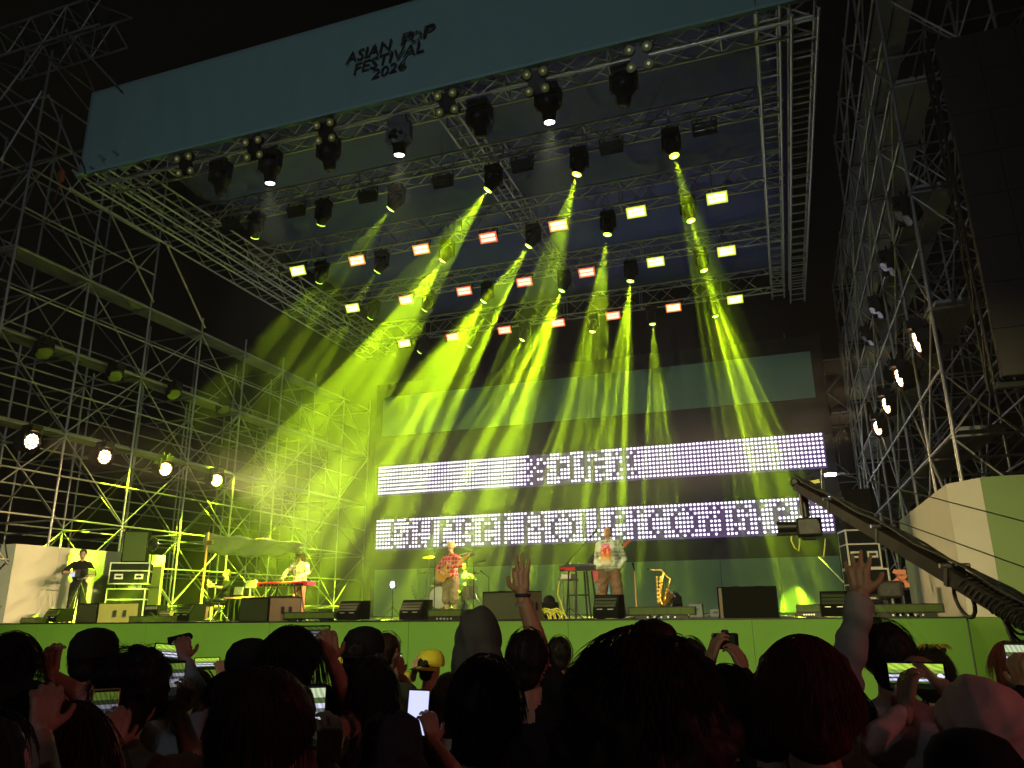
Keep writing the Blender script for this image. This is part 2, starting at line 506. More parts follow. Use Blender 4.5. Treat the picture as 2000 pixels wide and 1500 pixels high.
def text_mesh(body, size, shear=0.0, extrude=0.004, spacing=1.0, bold=0.0):
    cu = bpy.data.curves.new("txt", 'FONT')
    cu.body = body; cu.size = size; cu.shear = shear; cu.extrude = extrude
    cu.space_character = spacing; cu.offset = bold; cu.resolution_u = 3
    o = bpy.data.objects.new("txt", cu); COL.objects.link(o)
    dg = bpy.context.evaluated_depsgraph_get()
    me = bpy.data.meshes.new_from_object(o.evaluated_get(dg))
    bpy.data.objects.remove(o)
    return me
bno = Vector((XC, YBN, bz0))
def bp(px, py): return at(px, py, YBN - 0.03)
def line(name, body, lb, rb_, lt, bold=0.012):
    """text fitted to baseline-left, baseline-right and top-left pixels of the banner plane"""
    me = text_mesh(body, 1.0, bold=bold)
    xs = [v.co.x for v in me.vertices]; ys = [v.co.y for v in me.vertices]
    w0, h0 = max(xs) - min(xs), max(ys) - min(ys)
    a_, c_, d_ = bp(*lb), bp(*rb_), bp(*lt)
    for v in me.vertices:
        u, w_ = (v.co.x - min(xs)) / w0, (v.co.y - min(ys)) / h0
        v.co = (c_ - a_) * u + (d_ - a_) * w_ + Vector((0, -v.co.z, 0))
    me.materials.clear(); me.materials.append(MATS["black_print"])
    o = bpy.data.objects.new(name, me); link(o, bn)
    o.location = a_ - bno
line("lettering", "ASIAN", (674, 127), (761, 98), (679, 104))
line("lettering", "P", (782, 90), (804, 82), (787, 66))
line("lettering", "P", (825, 75), (847, 67), (830, 51))
line("lettering", "FESTIVAL", (690, 147), (827, 100), (695, 124))
line("lettering", "2026", (725, 156), (791, 134), (729, 136))
c = bp(812, 71)
sb = MB(); n = 10; vs = []
for k in range(2 * n):
    t = math.pi * k / n + 0.2
    ro, ri = (0.175 if k % 2 == 0 else 0.115), (0.125 if k % 2 == 0 else 0.08)
    for rr, yy in ((ro, 0), (ri, 0)):
        vs.append((rr * math.cos(t), -0.004, rr * math.sin(t) * 1.0))
N2 = 2 * n
sb.add(vs, [(2 * k, 2 * k + 1, 2 * ((k + 1) % N2) + 1, 2 * ((k + 1) % N2)) for k in range(N2)])
sb.build("starburst_mark", "black_print", bn, c - bno)
# ------------------------------------------------------------------ scaffolds
GS = "galvanised_steel"
def scaffold(name, label, rows, ys, ztop, levels, deck_levels, brace_flip, nobrace=(), rail_levels=(), planks=2, ros=True):
    x0 = sum(rows) / len(rows); y0 = sum(ys) / len(ys)
    t = thing(name, label, "scaffold", (x0, y0, 0))
    o = Vector(t.location)
    tz = lambda i, j: ztop(i, j)
    for i, x in enumerate(rows):
        for j, y in enumerate(ys):
            tube_obj("standard", (x, y, 0), (x, y, tz(i, j)), 0.031, GS, t, o)
            MB().box((x - o.x, y - o.y, 0.01), (0.16, 0.16, 0.02)).build("base_plate", GS, t)
            if ros and i < 2:
                for z in levels:
                    if z < tz(i, j):
                        q = bpy.data.objects.new("rosette", unit_mesh("disc", GS)); link(q, t)
                        q.location = Vector((x, y, z - 0.09)) - o; q.scale = (0.062, 0.062, 0.012)
        for j in range(len(ys) - 1):
            for z in levels:
                if z <= min(tz(i, j), tz(i, j + 1)):
                    tube_obj("ledger", (x, ys[j], z), (x, ys[j + 1], z), 0.026, GS, t, o)
            if i < 2:
                for k, z in enumerate(levels[:-1]):
                    if k % 2 or (i, j, k) in nobrace: continue
                    z2 = levels[k + 2] if k + 2 < len(levels) else levels[-1]
                    if z2 > min(tz(i, j), tz(i, j + 1)): continue
                    a, c = ((j, j + 1) if (j + k // 2 + brace_flip) % 2 else (j + 1, j))
                    tube_obj("brace", (x, ys[a], z + .05), (x, ys[c], z2 - .05), 0.021, GS, t, o)
    sgn = 1 if rows[1] > rows[0] else -1
    for j, y in enumerate(ys):
        for i in range(len(rows) - 1):
            for k, z in enumerate(levels):
                if k % 2 == 0 and z <= min(tz(i, j), tz(i + 1, j)):
                    tube_obj("transom", (rows[i], y, z - 0.06), (rows[i + 1], y, z - 0.06), 0.026, GS, t, o)
                    if k + 2 < len(levels) and levels[k + 2] <= min(tz(i, j), tz(i + 1, j)):
                        a, c = (rows[i], rows[i + 1]) if (k // 2 + j) % 2 else (rows[i + 1], rows[i])
                        tube_obj("cross_brace", (a, y, z), (c, y, levels[k + 2] - .1), 0.02, GS, t, o)
    for j in range(len(ys) - 1):
        for z in deck_levels:
            if z > min(tz(0, j), tz(1, j + 1)): continue
            for p in range(planks):
                cx = rows[0] + sgn * (0.25 + 0.36 * p)
                MB().box((cx - o.x, (ys[j] + ys[j + 1]) / 2 - o.y, z + 0.07), (0.33, ys[j + 1] - ys[j] - 0.06, 0.06)).build("plank", "deck_plank", t)
    return t

LY = [12.25 + 2.2 * k for k in range(9)]
LLEV = [1.95, 3.0, 4.07, 5.13, 6.2, 7.28, 8.35, 9.43, 10.5, 11.6, 12.7, 13.8, 14.9, 16.0]
def ltop(i, j):
    return (16.3 if j < 2 else (14.9 if j < 3 else 11.0)) if i < 2 else (16.0 if j < 2 else 9.6)
scaffold("left_scaffold", "steel tube scaffold tower along the left side of the stage", [-17.15, -19.3, -21.5], LY, ltop, LLEV, [6.2, 8.35, 10.5], 0)
RY = [13.75 + 2.2 * k for k in range(8)]
RLEV = [2.3, 3.35, 4.4, 5.5, 6.6, 7.7, 8.8, 9.9, 11.0, 12.1, 13.2, 14.3, 15.4, 16.5]
def rtop(i, j):
    return 15.6 if j < 5 else 13.4
scaffold("right_scaffold", "steel tube scaffold tower along the right side of the stage", [2.78, 4.6, 6.8], RY, rtop, RLEV, [4.4, 6.6, 8.8, 11.0, 13.2], 1)
# scaffold frame behind the lamp boards, seen at the right of the backdrop
scaffold("rear_scaffold", "dark scaffold frame standing behind the right edge of the backdrop", [3.0, 0.9, -1.2], [30.2, 32.2], lambda i, j: 12.0, [2.0, 3.1, 4.2, 5.3, 6.4, 7.5, 8.6, 9.7, 10.8, 11.9], [4.2, 8.6], 0, ros=False)
# extra loose brace tubes, front faces of the towers
t = thing("tower_brace_frame", "bright raking tubes tied to the front of the left scaffold", "scaffold", (-17.0, 13, 0))
for (p, q) in (((0, 405), (80, 285)), ((0, 530), (75, 335)), ((105, 330), (182, 540)), ((210, 405), (300, 590)), ((322, 470), (400, 640)), ((0, 195), (106, 52)), ((130, 56), (185, 180)), ((128, 60), (226, 165)), ((0, 315), (82, 178)), ((95, 185), (160, 340))):
    j = 0
    a_ = at(*p, 12.15 if p[0] < 130 and p[1] < 320 else 13.2); b_ = at(*q, 12.2 if p[0] < 130 and p[1] < 320 else 15.5)
    tube_obj("rake_tube", a_, b_, 0.027, GS, t, Vector(t.location))
# orange hook hanging at the left tower
hk = MB().lathe([(0.02, 0), (0.09, 0.1), (0.10, 0.3), (0.05, 0.42)], 10)
hk.path([(0, 0, 0), (-0.03, 0, -0.3), (-0.09, 0, -0.55)], 0.02)
p = at(117, 358, 13.4)
tag(hk.build("hoist_hook", "hook_orange", None, p), "orange hoist hook hanging in the upper left scaffold", "hook")

# side screen hung in front of the right tower
ss = thing("side_screen", "large switched off side screen hanging at the right edge", "screen", (4.6, 11.0, 4.55))
mat("screen_off", (0.020, 0.010, 0.010), 0.5, 0, 0.2, 5)
sw, sh = 3.5, 5.15
for i in range(7):
    for j in range(8):
        MB().box((-1.72 + (i + .5) * sw / 7, 0, (j + .5) * sh / 8), (sw / 7 - 0.008, 0.12, sh / 8 - 0.008)).build("screen_tile", "screen_off", ss)
MB().box((0, 0.2, -0.06), (sw, 0.14, 0.08)).build("bottom_rail", "black_metal", ss)
for i in range(2):
    for z in range(6):
        tube_obj("rail_brace", (-1.82 + 0.0 * i, -0.02 + .3 * i, z * .86), (-1.82, .28 - .3 * i, z * .86 + .86), 0.012, "black_metal", ss)
    tube_obj("rail_tube", (-1.82, -0.02 + .3 * i, -.1), (-1.82, -0.02 + .3 * i, sh + .1), 0.02, "black_metal", ss)

# ------------------------------------------------------------------ lamps and fixtures
GRN = (0.64, 1.0, 0.01)
mat("lens_green", (0.8, 0.9, 0.2), 0.2, 0, 0, 1, 0, (0.62, 1.0, 0.06), 3.0)
mat("lens_core", (1, 1, 0.6), 0.2, 0, 0, 1, 0, (0.95, 1.0, 0.35), 14.0)
mat("lens_white", (1, 1, .9), 0.2, 0, 0, 1, 0, (1.0, 1.0, 0.82), 10.0)
mat("lens_dark", (0.05, 0.06, 0.07), 0.1, 0, 0, 1)
mat("strobe_yellow", (1, 1, .8), 0.3, 0, 0, 1, 0, (1.0, 0.92, 0.42), 3.4)
mat("strobe_warm", (1, 1, .8), 0.3, 0, 0, 1, 0, (1.0, 0.60, 0.36), 3.2)
mat("strobe_orange", (1, 1, .8), 0.3, 0, 0, 1, 0, (1.0, 0.44, 0.32), 3.0)
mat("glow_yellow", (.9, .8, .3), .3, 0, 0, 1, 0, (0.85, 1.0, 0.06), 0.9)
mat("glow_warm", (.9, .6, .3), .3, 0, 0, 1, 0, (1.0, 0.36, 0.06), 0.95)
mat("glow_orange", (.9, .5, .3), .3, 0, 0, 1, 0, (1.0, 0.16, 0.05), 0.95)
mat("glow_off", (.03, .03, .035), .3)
mat("strobe_glass_off", (0.06, 0.065, 0.08), 0.12, 0.2, 0.1, 30)
mat("blinder_lens", (0.10, 0.11, 0.04), 0.7, 0.0, 0, 1, 0, (0.7, 0.75, 0.15), 0.04)
mat("blinder_bulb", (0.9, 0.9, 0.6), 0.2, 0, 0, 1, 0, (1.0, 0.95, 0.5), 0.12)  # faint glow of lens and bulb stands in for reflections
mat("par_led", (1, .9, .8), 0.2, 0, 0, 1, 0, (1.0, 0.55, 0.26), 22.0)
mat("rain_hood", (0.016, 0.013, 0.012), 0.55, 0, 0.3, 20, 0.5)
m = mat("clear_bag", (0.7, 0.72, 0.7), 0.25, 0, 0, 1)
m.node_tree.nodes["Principled BSDF"].inputs["Alpha"].default_value = 0.22
m.node_tree.nodes["Principled BSDF"].inputs["Roughness"].default_value = 0.2

def spot(name, parent, loc, direction, power, color, angle, blend=0.25, radius=0.05, gobo=None, seed=0.0, vol=1.0):
    ld = bpy.data.lights.new(name, 'SPOT')
    ld.energy = power; ld.color = color
    ld.spot_size = R(angle); ld.spot_blend = blend; ld.shadow_soft_size = radius
    if gobo:
        ld.use_nodes = True
        n = ld.node_tree.nodes; l = ld.node_tree.links
        em = n["Emission"]
        tc = n.new("ShaderNodeTexCoord")
        sp = n.new("ShaderNodeSeparateXYZ"); l.new(tc.outputs["Normal"], sp.inputs[0])
        cb = n.new("ShaderNodeCombineXYZ")
        for k, ax in enumerate("XY"):
            dv = n.new("ShaderNodeMath"); dv.operation = 'DIVIDE'
            l.new(sp.outputs[ax], dv.inputs[0]); l.new(sp.outputs["Z"], dv.inputs[1])
            l.new(dv.outputs[0], cb.inputs[k])
        sc_ = n.new("ShaderNodeVectorMath"); sc_.operation = 'MULTIPLY'; sc_.inputs[1].default_value = (1, .22, 1); l.new(cb.outputs[0], sc_.inputs[0])
        ad = n.new("ShaderNodeVectorMath"); ad.operation = 'ADD'
        ad.inputs[1].default_value = (seed * 3.17, seed * 1.31, 0)
        l.new(sc_.outputs[0], ad.inputs[0])
        vo = n.new("ShaderNodeTexVoronoi"); vo.voronoi_dimensions = '2D'; vo.feature = 'SMOOTH_F1'; vo.inputs['Smoothness'].default_value = 0.35
        vo.inputs["Scale"].default_value = gobo / math.tan(R(angle) / 2)
        vo.inputs["Randomness"].default_value = 0.75
        l.new(ad.outputs[0], vo.inputs["Vector"])
        mr = n.new("ShaderNodeMapRange"); mr.interpolation_type = 'SMOOTHSTEP'
        mr.inputs["From Min"].default_value = 0.02; mr.inputs["From Max"].default_value = 0.34
        mr.inputs["To Min"].default_value = 1.0; mr.inputs["To Max"].default_value = 0.05
        l.new(vo.outputs["Distance"], mr.inputs["Value"])
        l.new(mr.outputs["Result"], em.inputs["Strength"])
    o = bpy.data.objects.new(name, ld)
    link(o, parent)
    o.location = loc
    o.rotation_mode = 'QUATERNION'
    o.rotation_quaternion = Vector((0, 0, -1)).rotation_difference(Vector(direction))
    return o

# moving head: base, clamp, yoke, head (lens under head)
_b = MB().box((0, 0, -0.10), (0.40, 0.30, 0.14), bev=0.02).box((0, 0, -0.02), (0.30, 0.06, 0.04)); MH_BASE = _b.mesh("base", "black_plastic")
_b = MB()
for s in (-1, 1): _b.tube((s * 0.12, 0, -0.02), (s * 0.12, 0, 0.10), 0.022)
MH_CL = _b.mesh("clamp", "black_metal")
_b = MB().box((0, 0, -0.20), (0.42, 0.12, 0.06))
for s in (-1, 1): _b.box((s * 0.19, 0, -0.36), (0.06, 0.14, 0.34), bev=0.015)
MH_YOKE = _b.mesh("yoke", "black_plastic")
_b = MB().lathe([(0.09, 0.20), (0.15, 0.16), (0.165, 0.02), (0.16, -0.12), (0.125, -0.20), (0.12, -0.24)], 14)
for s in (-1, 1): _b.tube((s * 0.15, 0, 0.0), (s * 0.2, 0, 0), 0.04)
MH_HEAD = _b.mesh("head", "black_plastic")
_b = MB().lathe([(0.112, -0.235), (0.112, -0.262), (0.098, -0.268)], 16); _b.cur = 1
_b.lathe([(0.055, -0.262), (0.05, -0.276)], 12)
MH_LENS = {k: _b.mesh("lens_" + k, v) for k, v in (("lit", ["lens_green", "lens_core"]), ("off", ["lens_dark", "lens_dark"]))}
def moving_head(pos, direction, label, group, lit=True, power=0.0, angle=12, gobo=2.6, seed=0, roll=0.0, color=GRN):
    t = thing("moving_head", label, "stage light", pos, (0, 0, 0), group)
    for nm, me in (("base", MH_BASE), ("clamp", MH_CL), ("yoke", MH_YOKE)):
        link(bpy.data.objects.new(nm, me), t)
    h = link(bpy.data.objects.new("head", MH_HEAD), t)
    h.location = (0, 0, -0.44)
    h.rotation_mode = 'QUATERNION'
    h.rotation_quaternion = Vector((0, 0, -1)).rotation_difference(Vector(direction).normalized())
    link(bpy.data.objects.new("lens", MH_LENS["lit" if lit else "off"]), h)
    if power > 0:
        spot("beam", h, (0, 0, -0.30), (0, 0, -1), power, color, angle, 0.15, 0.03, gobo, seed)
    return t

HX = [-12.65, -10.55, -8.4, -5.75, -3.6, -1.45]
ORD = ["leftmost", "second from the left", "third from the left", "third from the right", "second from the right", "rightmost"]
BEAM = {  # per row and column: sideways lean, depth lean, power
    'A': [(-.8, .9, 0), (-.8, .8, 0), (-1.0, .2, .4), (-.80, 0, 1.7), (-.30, 0, 1.3), (.17, 0, .7)],
    'B': [(-.9, .8, 0), (-.95, .25, .3), (-.82, .1, 1.2), (-.72, 0, 1.2), (-.17, 0, .7), (.18, 0, .7)],
    'C': [(-1.0, .5, 0), (-.85, .2, .4), (-.68, 0, 1.2), (-.46, 0, 1.0), (-.16, 0, .9), (.22, 0.05, .7)],
    'D': [(-1.0, .1, .1), (-.75, .1, .3), (-.56, 0, .8), (-.25, 0, .8), (0.0, .05, .8), (.17, .16, 1.0)]}
BP = 640000.0
ROWY = {'A': 15.5, 'B': 18.7, 'C': 22.0, 'D': 26.0}
RNAME = {'A': "front row of yellow beams", 'B': "second row of yellow beams", 'C': "third row of yellow beams", 'D': "rear row of yellow beams"}
for r, Y in ROWY.items():
    for c in range(6):
        dx, dy, pw = BEAM[r][c]
        moving_head((HX[c], Y, ZT - 0.02), (dx, dy, -1), f"black moving head light, {ORD[c]} in the {RNAME[r]}", "moving heads with yellow green beams", True, BP * pw, [14, 16, 22, 22, 17, 14][c], [2.2, 2.2, 2.7, 2.7, 2.2, 2.0][c], seed=c * 1.7 + Y)

# strobe panels: housing, bracket, two lamp bars
_b = MB().box((0, 0, 0), (0.50, 0.10, 0.26), bev=0.02)
for k in range(7): _b.box((-0.21 + k * 0.07, 0.07, 0), (0.012, 0.05, 0.22))
ST_BODY = _b.mesh("housing", "black_metal")
_b = MB()
for s in (-1, 1):
    _b.box((s * 0.27, 0, 0.1), (0.015, 0.05, 0.3))
    _b.tube((s * 0.16, 0, 0.14), (s * 0.16, 0, 0.27), 0.014)
_b.box((0, 0, 0.25), (0.56, 0.05, 0.015))
ST_BR = _b.mesh("bracket", "black_metal")
ST_BAR = {k: MB().box((0, -0.058, 0), (0.43, 0.02, 0.085), bev=0.008).mesh("lamp_bar_" + k, k) for k in ("strobe_yellow", "strobe_warm", "strobe_orange", "strobe_glass_off")}
ST_HALO = {k: MB().box((0, -0.052, 0), (0.53, 0.008, 0.30), bev=0.003).mesh('reflector_' + k, k) for k in ('glow_yellow', 'glow_warm', 'glow_orange', 'glow_off')}  # plate added behind the bars, glowing to imitate the halo around them
SX = [-13.45, -11.35, -9.2, -7.08, -4.99, -2.81, -0.69]
SORD = ["leftmost", "second from the left", "third from the left", "middle", "third from the right", "second from the right", "rightmost"]
SMAT = {'A': ["strobe_glass_off"] * 7,
        'B': ["strobe_yellow", "strobe_warm", "strobe_warm", "strobe_orange", "strobe_warm", "strobe_yellow", "strobe_yellow"],
        'C': ["strobe_yellow", "strobe_warm", "strobe_orange", "strobe_orange", "strobe_orange", "strobe_yellow", "strobe_yellow"],
        'D': ["strobe_yellow", "strobe_orange", "strobe_orange", "strobe_orange", "strobe_orange", "strobe_warm", "strobe_yellow"]}
SN = {'A': ("dark unlit strobe panel", "unlit front row"), 'B': ("glowing strobe panel", "first lit row"), 'C': ("glowing strobe panel", "middle lit row"), 'D': ("glowing strobe panel", "rear lit row")}
for r, Y in ROWY.items():
    for c in range(7):
        t = thing("strobe_light", f"{SN[r][0]}, {SORD[c]} in the {SN[r][1]}", "strobe light", (SX[c], Y - 0.05, 12.02), (0, 0, 0), "strobe panels under the roof trusses")
        h = link(bpy.data.objects.new("housing", ST_BODY), t)
        h.rotation_euler = (R(36), 0, 0)
        link(bpy.data.objects.new("bracket", ST_BR), t)
        link(bpy.data.objects.new('reflector', ST_HALO[{'strobe_yellow': 'glow_yellow', 'strobe_warm': 'glow_warm', 'strobe_orange': 'glow_orange', 'strobe_glass_off': 'glow_off'}[SMAT[r][c]]]), h)
        for z in (-0.058, 0.058):
            q = link(bpy.data.objects.new("lamp_bar", ST_BAR[SMAT[r][c]]), h)
            q.location = (0, 0, z)

# blinders: four lamps on a cross plate
_b = MB()
for sx in (-1, 1):
    for sz in (-1, 1):
        _b.tube((sx * 0.17, 0.05, sz * 0.17), (sx * 0.17, -0.05, sz * 0.17), 0.105, n=14)
_b.box((0, 0.02, 0), (0.36, 0.06, 0.36)); _b.box((0, 0.03, 0.0), (0.2, 0.05, 0.46))
BL_BODY = _b.mesh("housing", "black_metal")
_b = MB().tube((0, -0.05, 0), (0, -0.062, 0), 0.085, n=14); _b.cur = 1; _b.tube((0, -0.062, 0), (0, -0.075, 0), 0.032, n=8)
BL_LAMP = _b.mesh("lamp", ["blinder_lens", "blinder_bulb"])
BX = [(-12.53, "leftmost"), (-10.58, "second from the left"), (-8.68, "third from the left"), (-5.73, "third from the right"), (-3.75, "second from the right"), (-1.66, "rightmost")]
for x, nm in BX:
    t = thing("blinder_light", f"four lamp blinder on the front truss, {nm}", "blinder", (x, 12.64, 12.0), (R(18), 0, 0), "four lamp blinders on the front truss")
    link(bpy.data.objects.new("housing", BL_BODY), t)
    for sx in (-1, 1):
        for sz in (-1, 1):
            q = link(bpy.data.objects.new("lamp", BL_LAMP), t); q.location = (sx * 0.17, 0, sz * 0.17)
# big front spotlights hanging under the front truss
def front_spot(x, lens, nm, bag=False, power=0.0, aim=(0, .3, -1), sc=1.0):
    t = thing("front_spotlight", f"large black spotlight hanging from the front truss, {nm}", "stage light", (x, 12.9, 12.03), (0, 0, 0), "large spotlights on the front truss")
    MB().box((0, 0, -0.08), (0.46, 0.34, 0.16), bev=0.03).tube((-.15, 0, -.02), (-.15, 0, .1), .02).tube((.15, 0, -.02), (.15, 0, .1), .02).build("base", "black_plastic", t)
    y = MB().box((0, 0, -0.17), (0.5, 0.18, 0.05))
    for s in (-1, 1): y.box((s * 0.24, 0, -0.30), (0.09, 0.18, 0.36), bev=0.03)
    y.build("yoke", "black_plastic", t)
    h = MB().lathe([(0.10, 0.16), (0.20, 0.10), (0.26, -0.02), (0.25, -0.14), (0.15, -0.24), (0.13, -0.40), (0.12, -0.44)], 14).build("head", "black_plastic", t, (0, 0, -0.34))
    h.rotation_mode = 'QUATERNION'; h.rotation_quaternion = Vector((0, 0, -1)).rotation_difference(Vector(aim).normalized())
    MB().lathe([(0.11, -0.435), (0.105, -0.455)], 14).build("lens", lens, h)
    if bag:
        bb = MB()
        n = 14
        prof = [(0.12, 0.05), (0.30, -0.02), (0.34, -0.25), (0.31, -0.48), (0.24, -0.62)]
        vs = []; fs = []
        for i, (rr, z) in enumerate(prof):
            for k in range(n):
                q = rr * (1 + 0.12 * math.sin(k * 2.6 + i * 1.9))
                vs.append((q * math.cos(2 * math.pi * k / n), q * 0.7 * math.sin(2 * math.pi * k / n), z))
        for i in range(len(prof) - 1):
            for k in range(n): fs.append((i * n + k, i * n + (k + 1) % n, (i + 1) * n + (k + 1) % n, (i + 1) * n + k))
        bb.add(vs, fs, False).build("rain_bag", "clear_bag", t)
    if power: spot("lamp", h, (0, 0, -0.48), (0, 0, -1), power, (1.0, 0.93, 0.62), 46, 0.6, 0.06)
for x, lens, nm, bag, pw in ((-11.7, "lens_dark", "leftmost", False, 0), (-10.3, "lens_white", "second from the left with its lens lit", False, 1500), (-8.75, "lens_dark", "third from the left", False, 0),
                             (-6.97, "lens_white", "middle one inside a clear rain bag", True, 1500), (-5.1, "lens_dark", "third from the right", False, 0), (-3.59, "lens_white", "second from the right with its lens lit", False, 1500), (-2.03, "lens_dark", "rightmost", False, 0)):
    front_spot(x, lens, nm, bag, pw, (random.uniform(-.1, .1), .22, -1))

# warm LED wash lights clamped to both scaffolds
_b = MB().tube((0, 0, 0.0), (0, 0, -0.02), 0.20, n=18); WL_FACE = _b.mesh("face", "black_plastic")
_b = MB()
for rr, n in ((0, 1), (0.075, 6), (0.15, 12)):
    for k in range(n):
        t_ = 2 * math.pi * k / n
        _b.tube((rr * math.cos(t_), rr * math.sin(t_), -0.02), (rr * math.cos(t_), rr * math.sin(t_), -0.032), 0.026, n=7)
WL_LED = _b.mesh("led_cluster", "par_led")
def wash(pos, aim, label, lit=True, power=0, cone=30):
    t = thing("wash_light", label, "stage light", pos, (0, 0, 0), "hooded wash lights on the scaffolds")
    MB().box((0, 0, -0.06), (0.34, 0.30, 0.16), bev=0.02).tube((0, -.1, 0), (0, -.1, .12), .02).tube((0, .1, 0), (0, .1, .12), .02).build("base", "black_plastic", t)
    y = MB().box((0, 0, -0.15), (0.12, 0.44, 0.03))
    for s in (-1, 1): y.box((0, s * 0.22, -0.26), (0.12, 0.05, 0.34), bev=0.015)
    y.build("yoke", "black_plastic", t)
    hd = MB().lathe([(0.12, 0.30), (0.21, 0.24), (0.24, 0.1), (0.235, 0.0)], 12)
    if lit:
        hd.lathe([(0.14, 0.36), (0.27, 0.24), (0.285, 0.02), (0.29, -0.04)], 9, smooth=False, caps=False)
    h = hd.build("head", "rain_hood" if lit else "black_plastic", t, (0, 0, -0.36))
    h.rotation_mode = 'QUATERNION'; h.rotation_quaternion = Vector((0, 0, -1)).rotation_difference(Vector(aim).normalized())
    if lit:
        link(bpy.data.objects.new("face", WL_FACE), h)
        link(bpy.data.objects.new("led_cluster", WL_LED), h)
        spot("lamp", h, (0, 0, -0.06), (0, 0, -1), power, (1.0, 0.66, 0.30), cone, 0.6, 0.15)
    else:
        MB().tube((0, 0, 0.005), (0, 0, -0.015), 0.19, n=16).build("lens", "lens_dark", h)
WORD = ["nearest", "second", "third", "farthest"]
for k, (px, py) in enumerate(((60, 862), (203, 892), (322, 916), (422, 938))):
    Yw = [12.9, 15.0, 17.2, 19.5][k]
    p = at(px, py, Yw)
    wash((p.x, p.y, p.z + 0.36), Vector((2.5, 13.6 - .5 * k, 2.0)) - p, f"hooded warm wash light glowing on the left scaffold, {WORD[k]} of four", True, 2000, 34)
for k, (px, py) in enumerate(((85, 690), (225, 735), (340, 770), (437, 800))):
    Yw = [13.4, 15.6, 17.9, 20.3][k]
    p = at(px, py, Yw)
    wash((p.x, p.y, p.z + 0.36), (1, -.3, -1.2), f"dark moving light on the upper left scaffold deck, {WORD[k]} of four", False)
for k, (px, py) in enumerate(((1793, 668), (1758, 738), (1733, 792), (1716, 836))):
    Yw = [14.5, 17.0, 19.5, 22.0][k]
    p = at(px, py, Yw)
    wash((p.x, p.y, p.z + 0.36), Vector((-17, 15.6, 1.9)) - p, f"hooded warm wash light glowing on the right scaffold, {WORD[k]} of four", True, 6500, 25)
for k, (px, py) in enumerate(((1765, 425), (1735, 525), (1712, 610), (1695, 665))):
    Yw = [14.0, 16.5, 19.0, 21.5][k]
    p = at(px, py, Yw)
    wash((p.x, p.y, p.z + 0.36), (-1, 0, -1), f"dark moving light on the upper right scaffold, {WORD[k]} of four", False)

# front of house profile spots far behind the camera, shining over the crowd onto the stage front
for k in range(7):
    tx = -16.5 + k * 3.1
    p = Vector((-6 + k * 0.8, -26, 12.5)); q = Vector((tx, YF + 1.0, 1.2))
    spot("front_of_house_lamp", None, p, q - p, 30000, (1.0, 0.88, 0.36), 11.5, 1.0, 0.1)
spot('unseen_fill_flood', None, (-3, -30, 15), Vector((-8, 12.5, 9)) - Vector((-3, -30, 15)), 6000, (0.78, 0.9, 1.0), 44, 1.0, 0.3)  # unseen fill flood added to brighten the banner and the crowd
# unseen red lamp put in at the right for the crowd's red light
spot('unseen_red_lamp', None, (9.5, 0.6, 4.6), (-9.5, 1.6, -3.0), 420, (1.0, 0.26, 0.24), 75, 0.6, 0.25)

# ------------------------------------------------------------------ haze
hz = bpy.data.materials.new("haze_air"); hz.use_nodes = True
n = hz.node_tree.nodes; n.remove(n["Principled BSDF"])
pv = n.new("ShaderNodeVolumePrincipled")
pv.inputs["Color"].default_value = (0.95, 0.97, 0.95, 1)
pv.inputs["Density"].default_value = 0.0028
pv.inputs["Anisotropy"].default_value = 0.5
hz.node_tree.links.new(pv.outputs[0], n["Material Output"].inputs["Volume"])
hb = MB().box((-7, 16, 8.5), (60, 50, 20)); ho = hb.build("haze", hz); ho["kind"] = "stuff"

# drifting stage smoke: lumpy closed clouds of thin even smoke among the beams
sm = bpy.data.materials.new("stage_smoke"); sm.use_nodes = True
n = sm.node_tree.nodes; n.remove(n["Principled BSDF"])
pv = n.new("ShaderNodeVolumePrincipled")
pv.inputs["Color"].default_value = (0.96, 0.97, 0.95, 1)
pv.inputs["Density"].default_value = 0.0060
pv.inputs["Anisotropy"].default_value = 0.5
sm.node_tree.links.new(pv.outputs[0], n["Material Output"].inputs["Volume"])
from mathutils import noise as _mn
SMOKE = [((-12.6, 19.8, 6.6), (3.2, 4.2, 3.6)), ((-9.8, 20.2, 6.0), (5.6, 5.5, 5.0)), ((-5.5, 21.5, 6.2), (5.4, 5.5, 5.4)), ((-1.2, 22.5, 6.0), (3.0, 4.5, 4.8)), ((-10.4, 20.8, 3.4), (4.8, 5.5, 2.4))]
for i, (c_, r_) in enumerate(SMOKE):
    bm = bmesh.new(); bmesh.ops.create_icosphere(bm, subdivisions=5, radius=1)
    for v in bm.verts:
        k = 1 + .30 * _mn.noise(v.co * 1.7 + Vector((i * 3.1, 0, 0))) + .10 * _mn.noise(v.co * 4.3 + Vector((0, i * 2.3, 0))) 
        v.co = Vector((v.co.x * r_[0], v.co.y * r_[1], v.co.z * r_[2])) * k
        v.co.z = max(v.co.z, DECK + .05 - c_[2])
    me = bpy.data.meshes.new("stage_smoke"); bm.to_mesh(me); bm.free(); me.materials.append(sm)
    o = link(bpy.data.objects.new("stage_smoke", me)); o.location = c_; o["kind"] = "stuff"
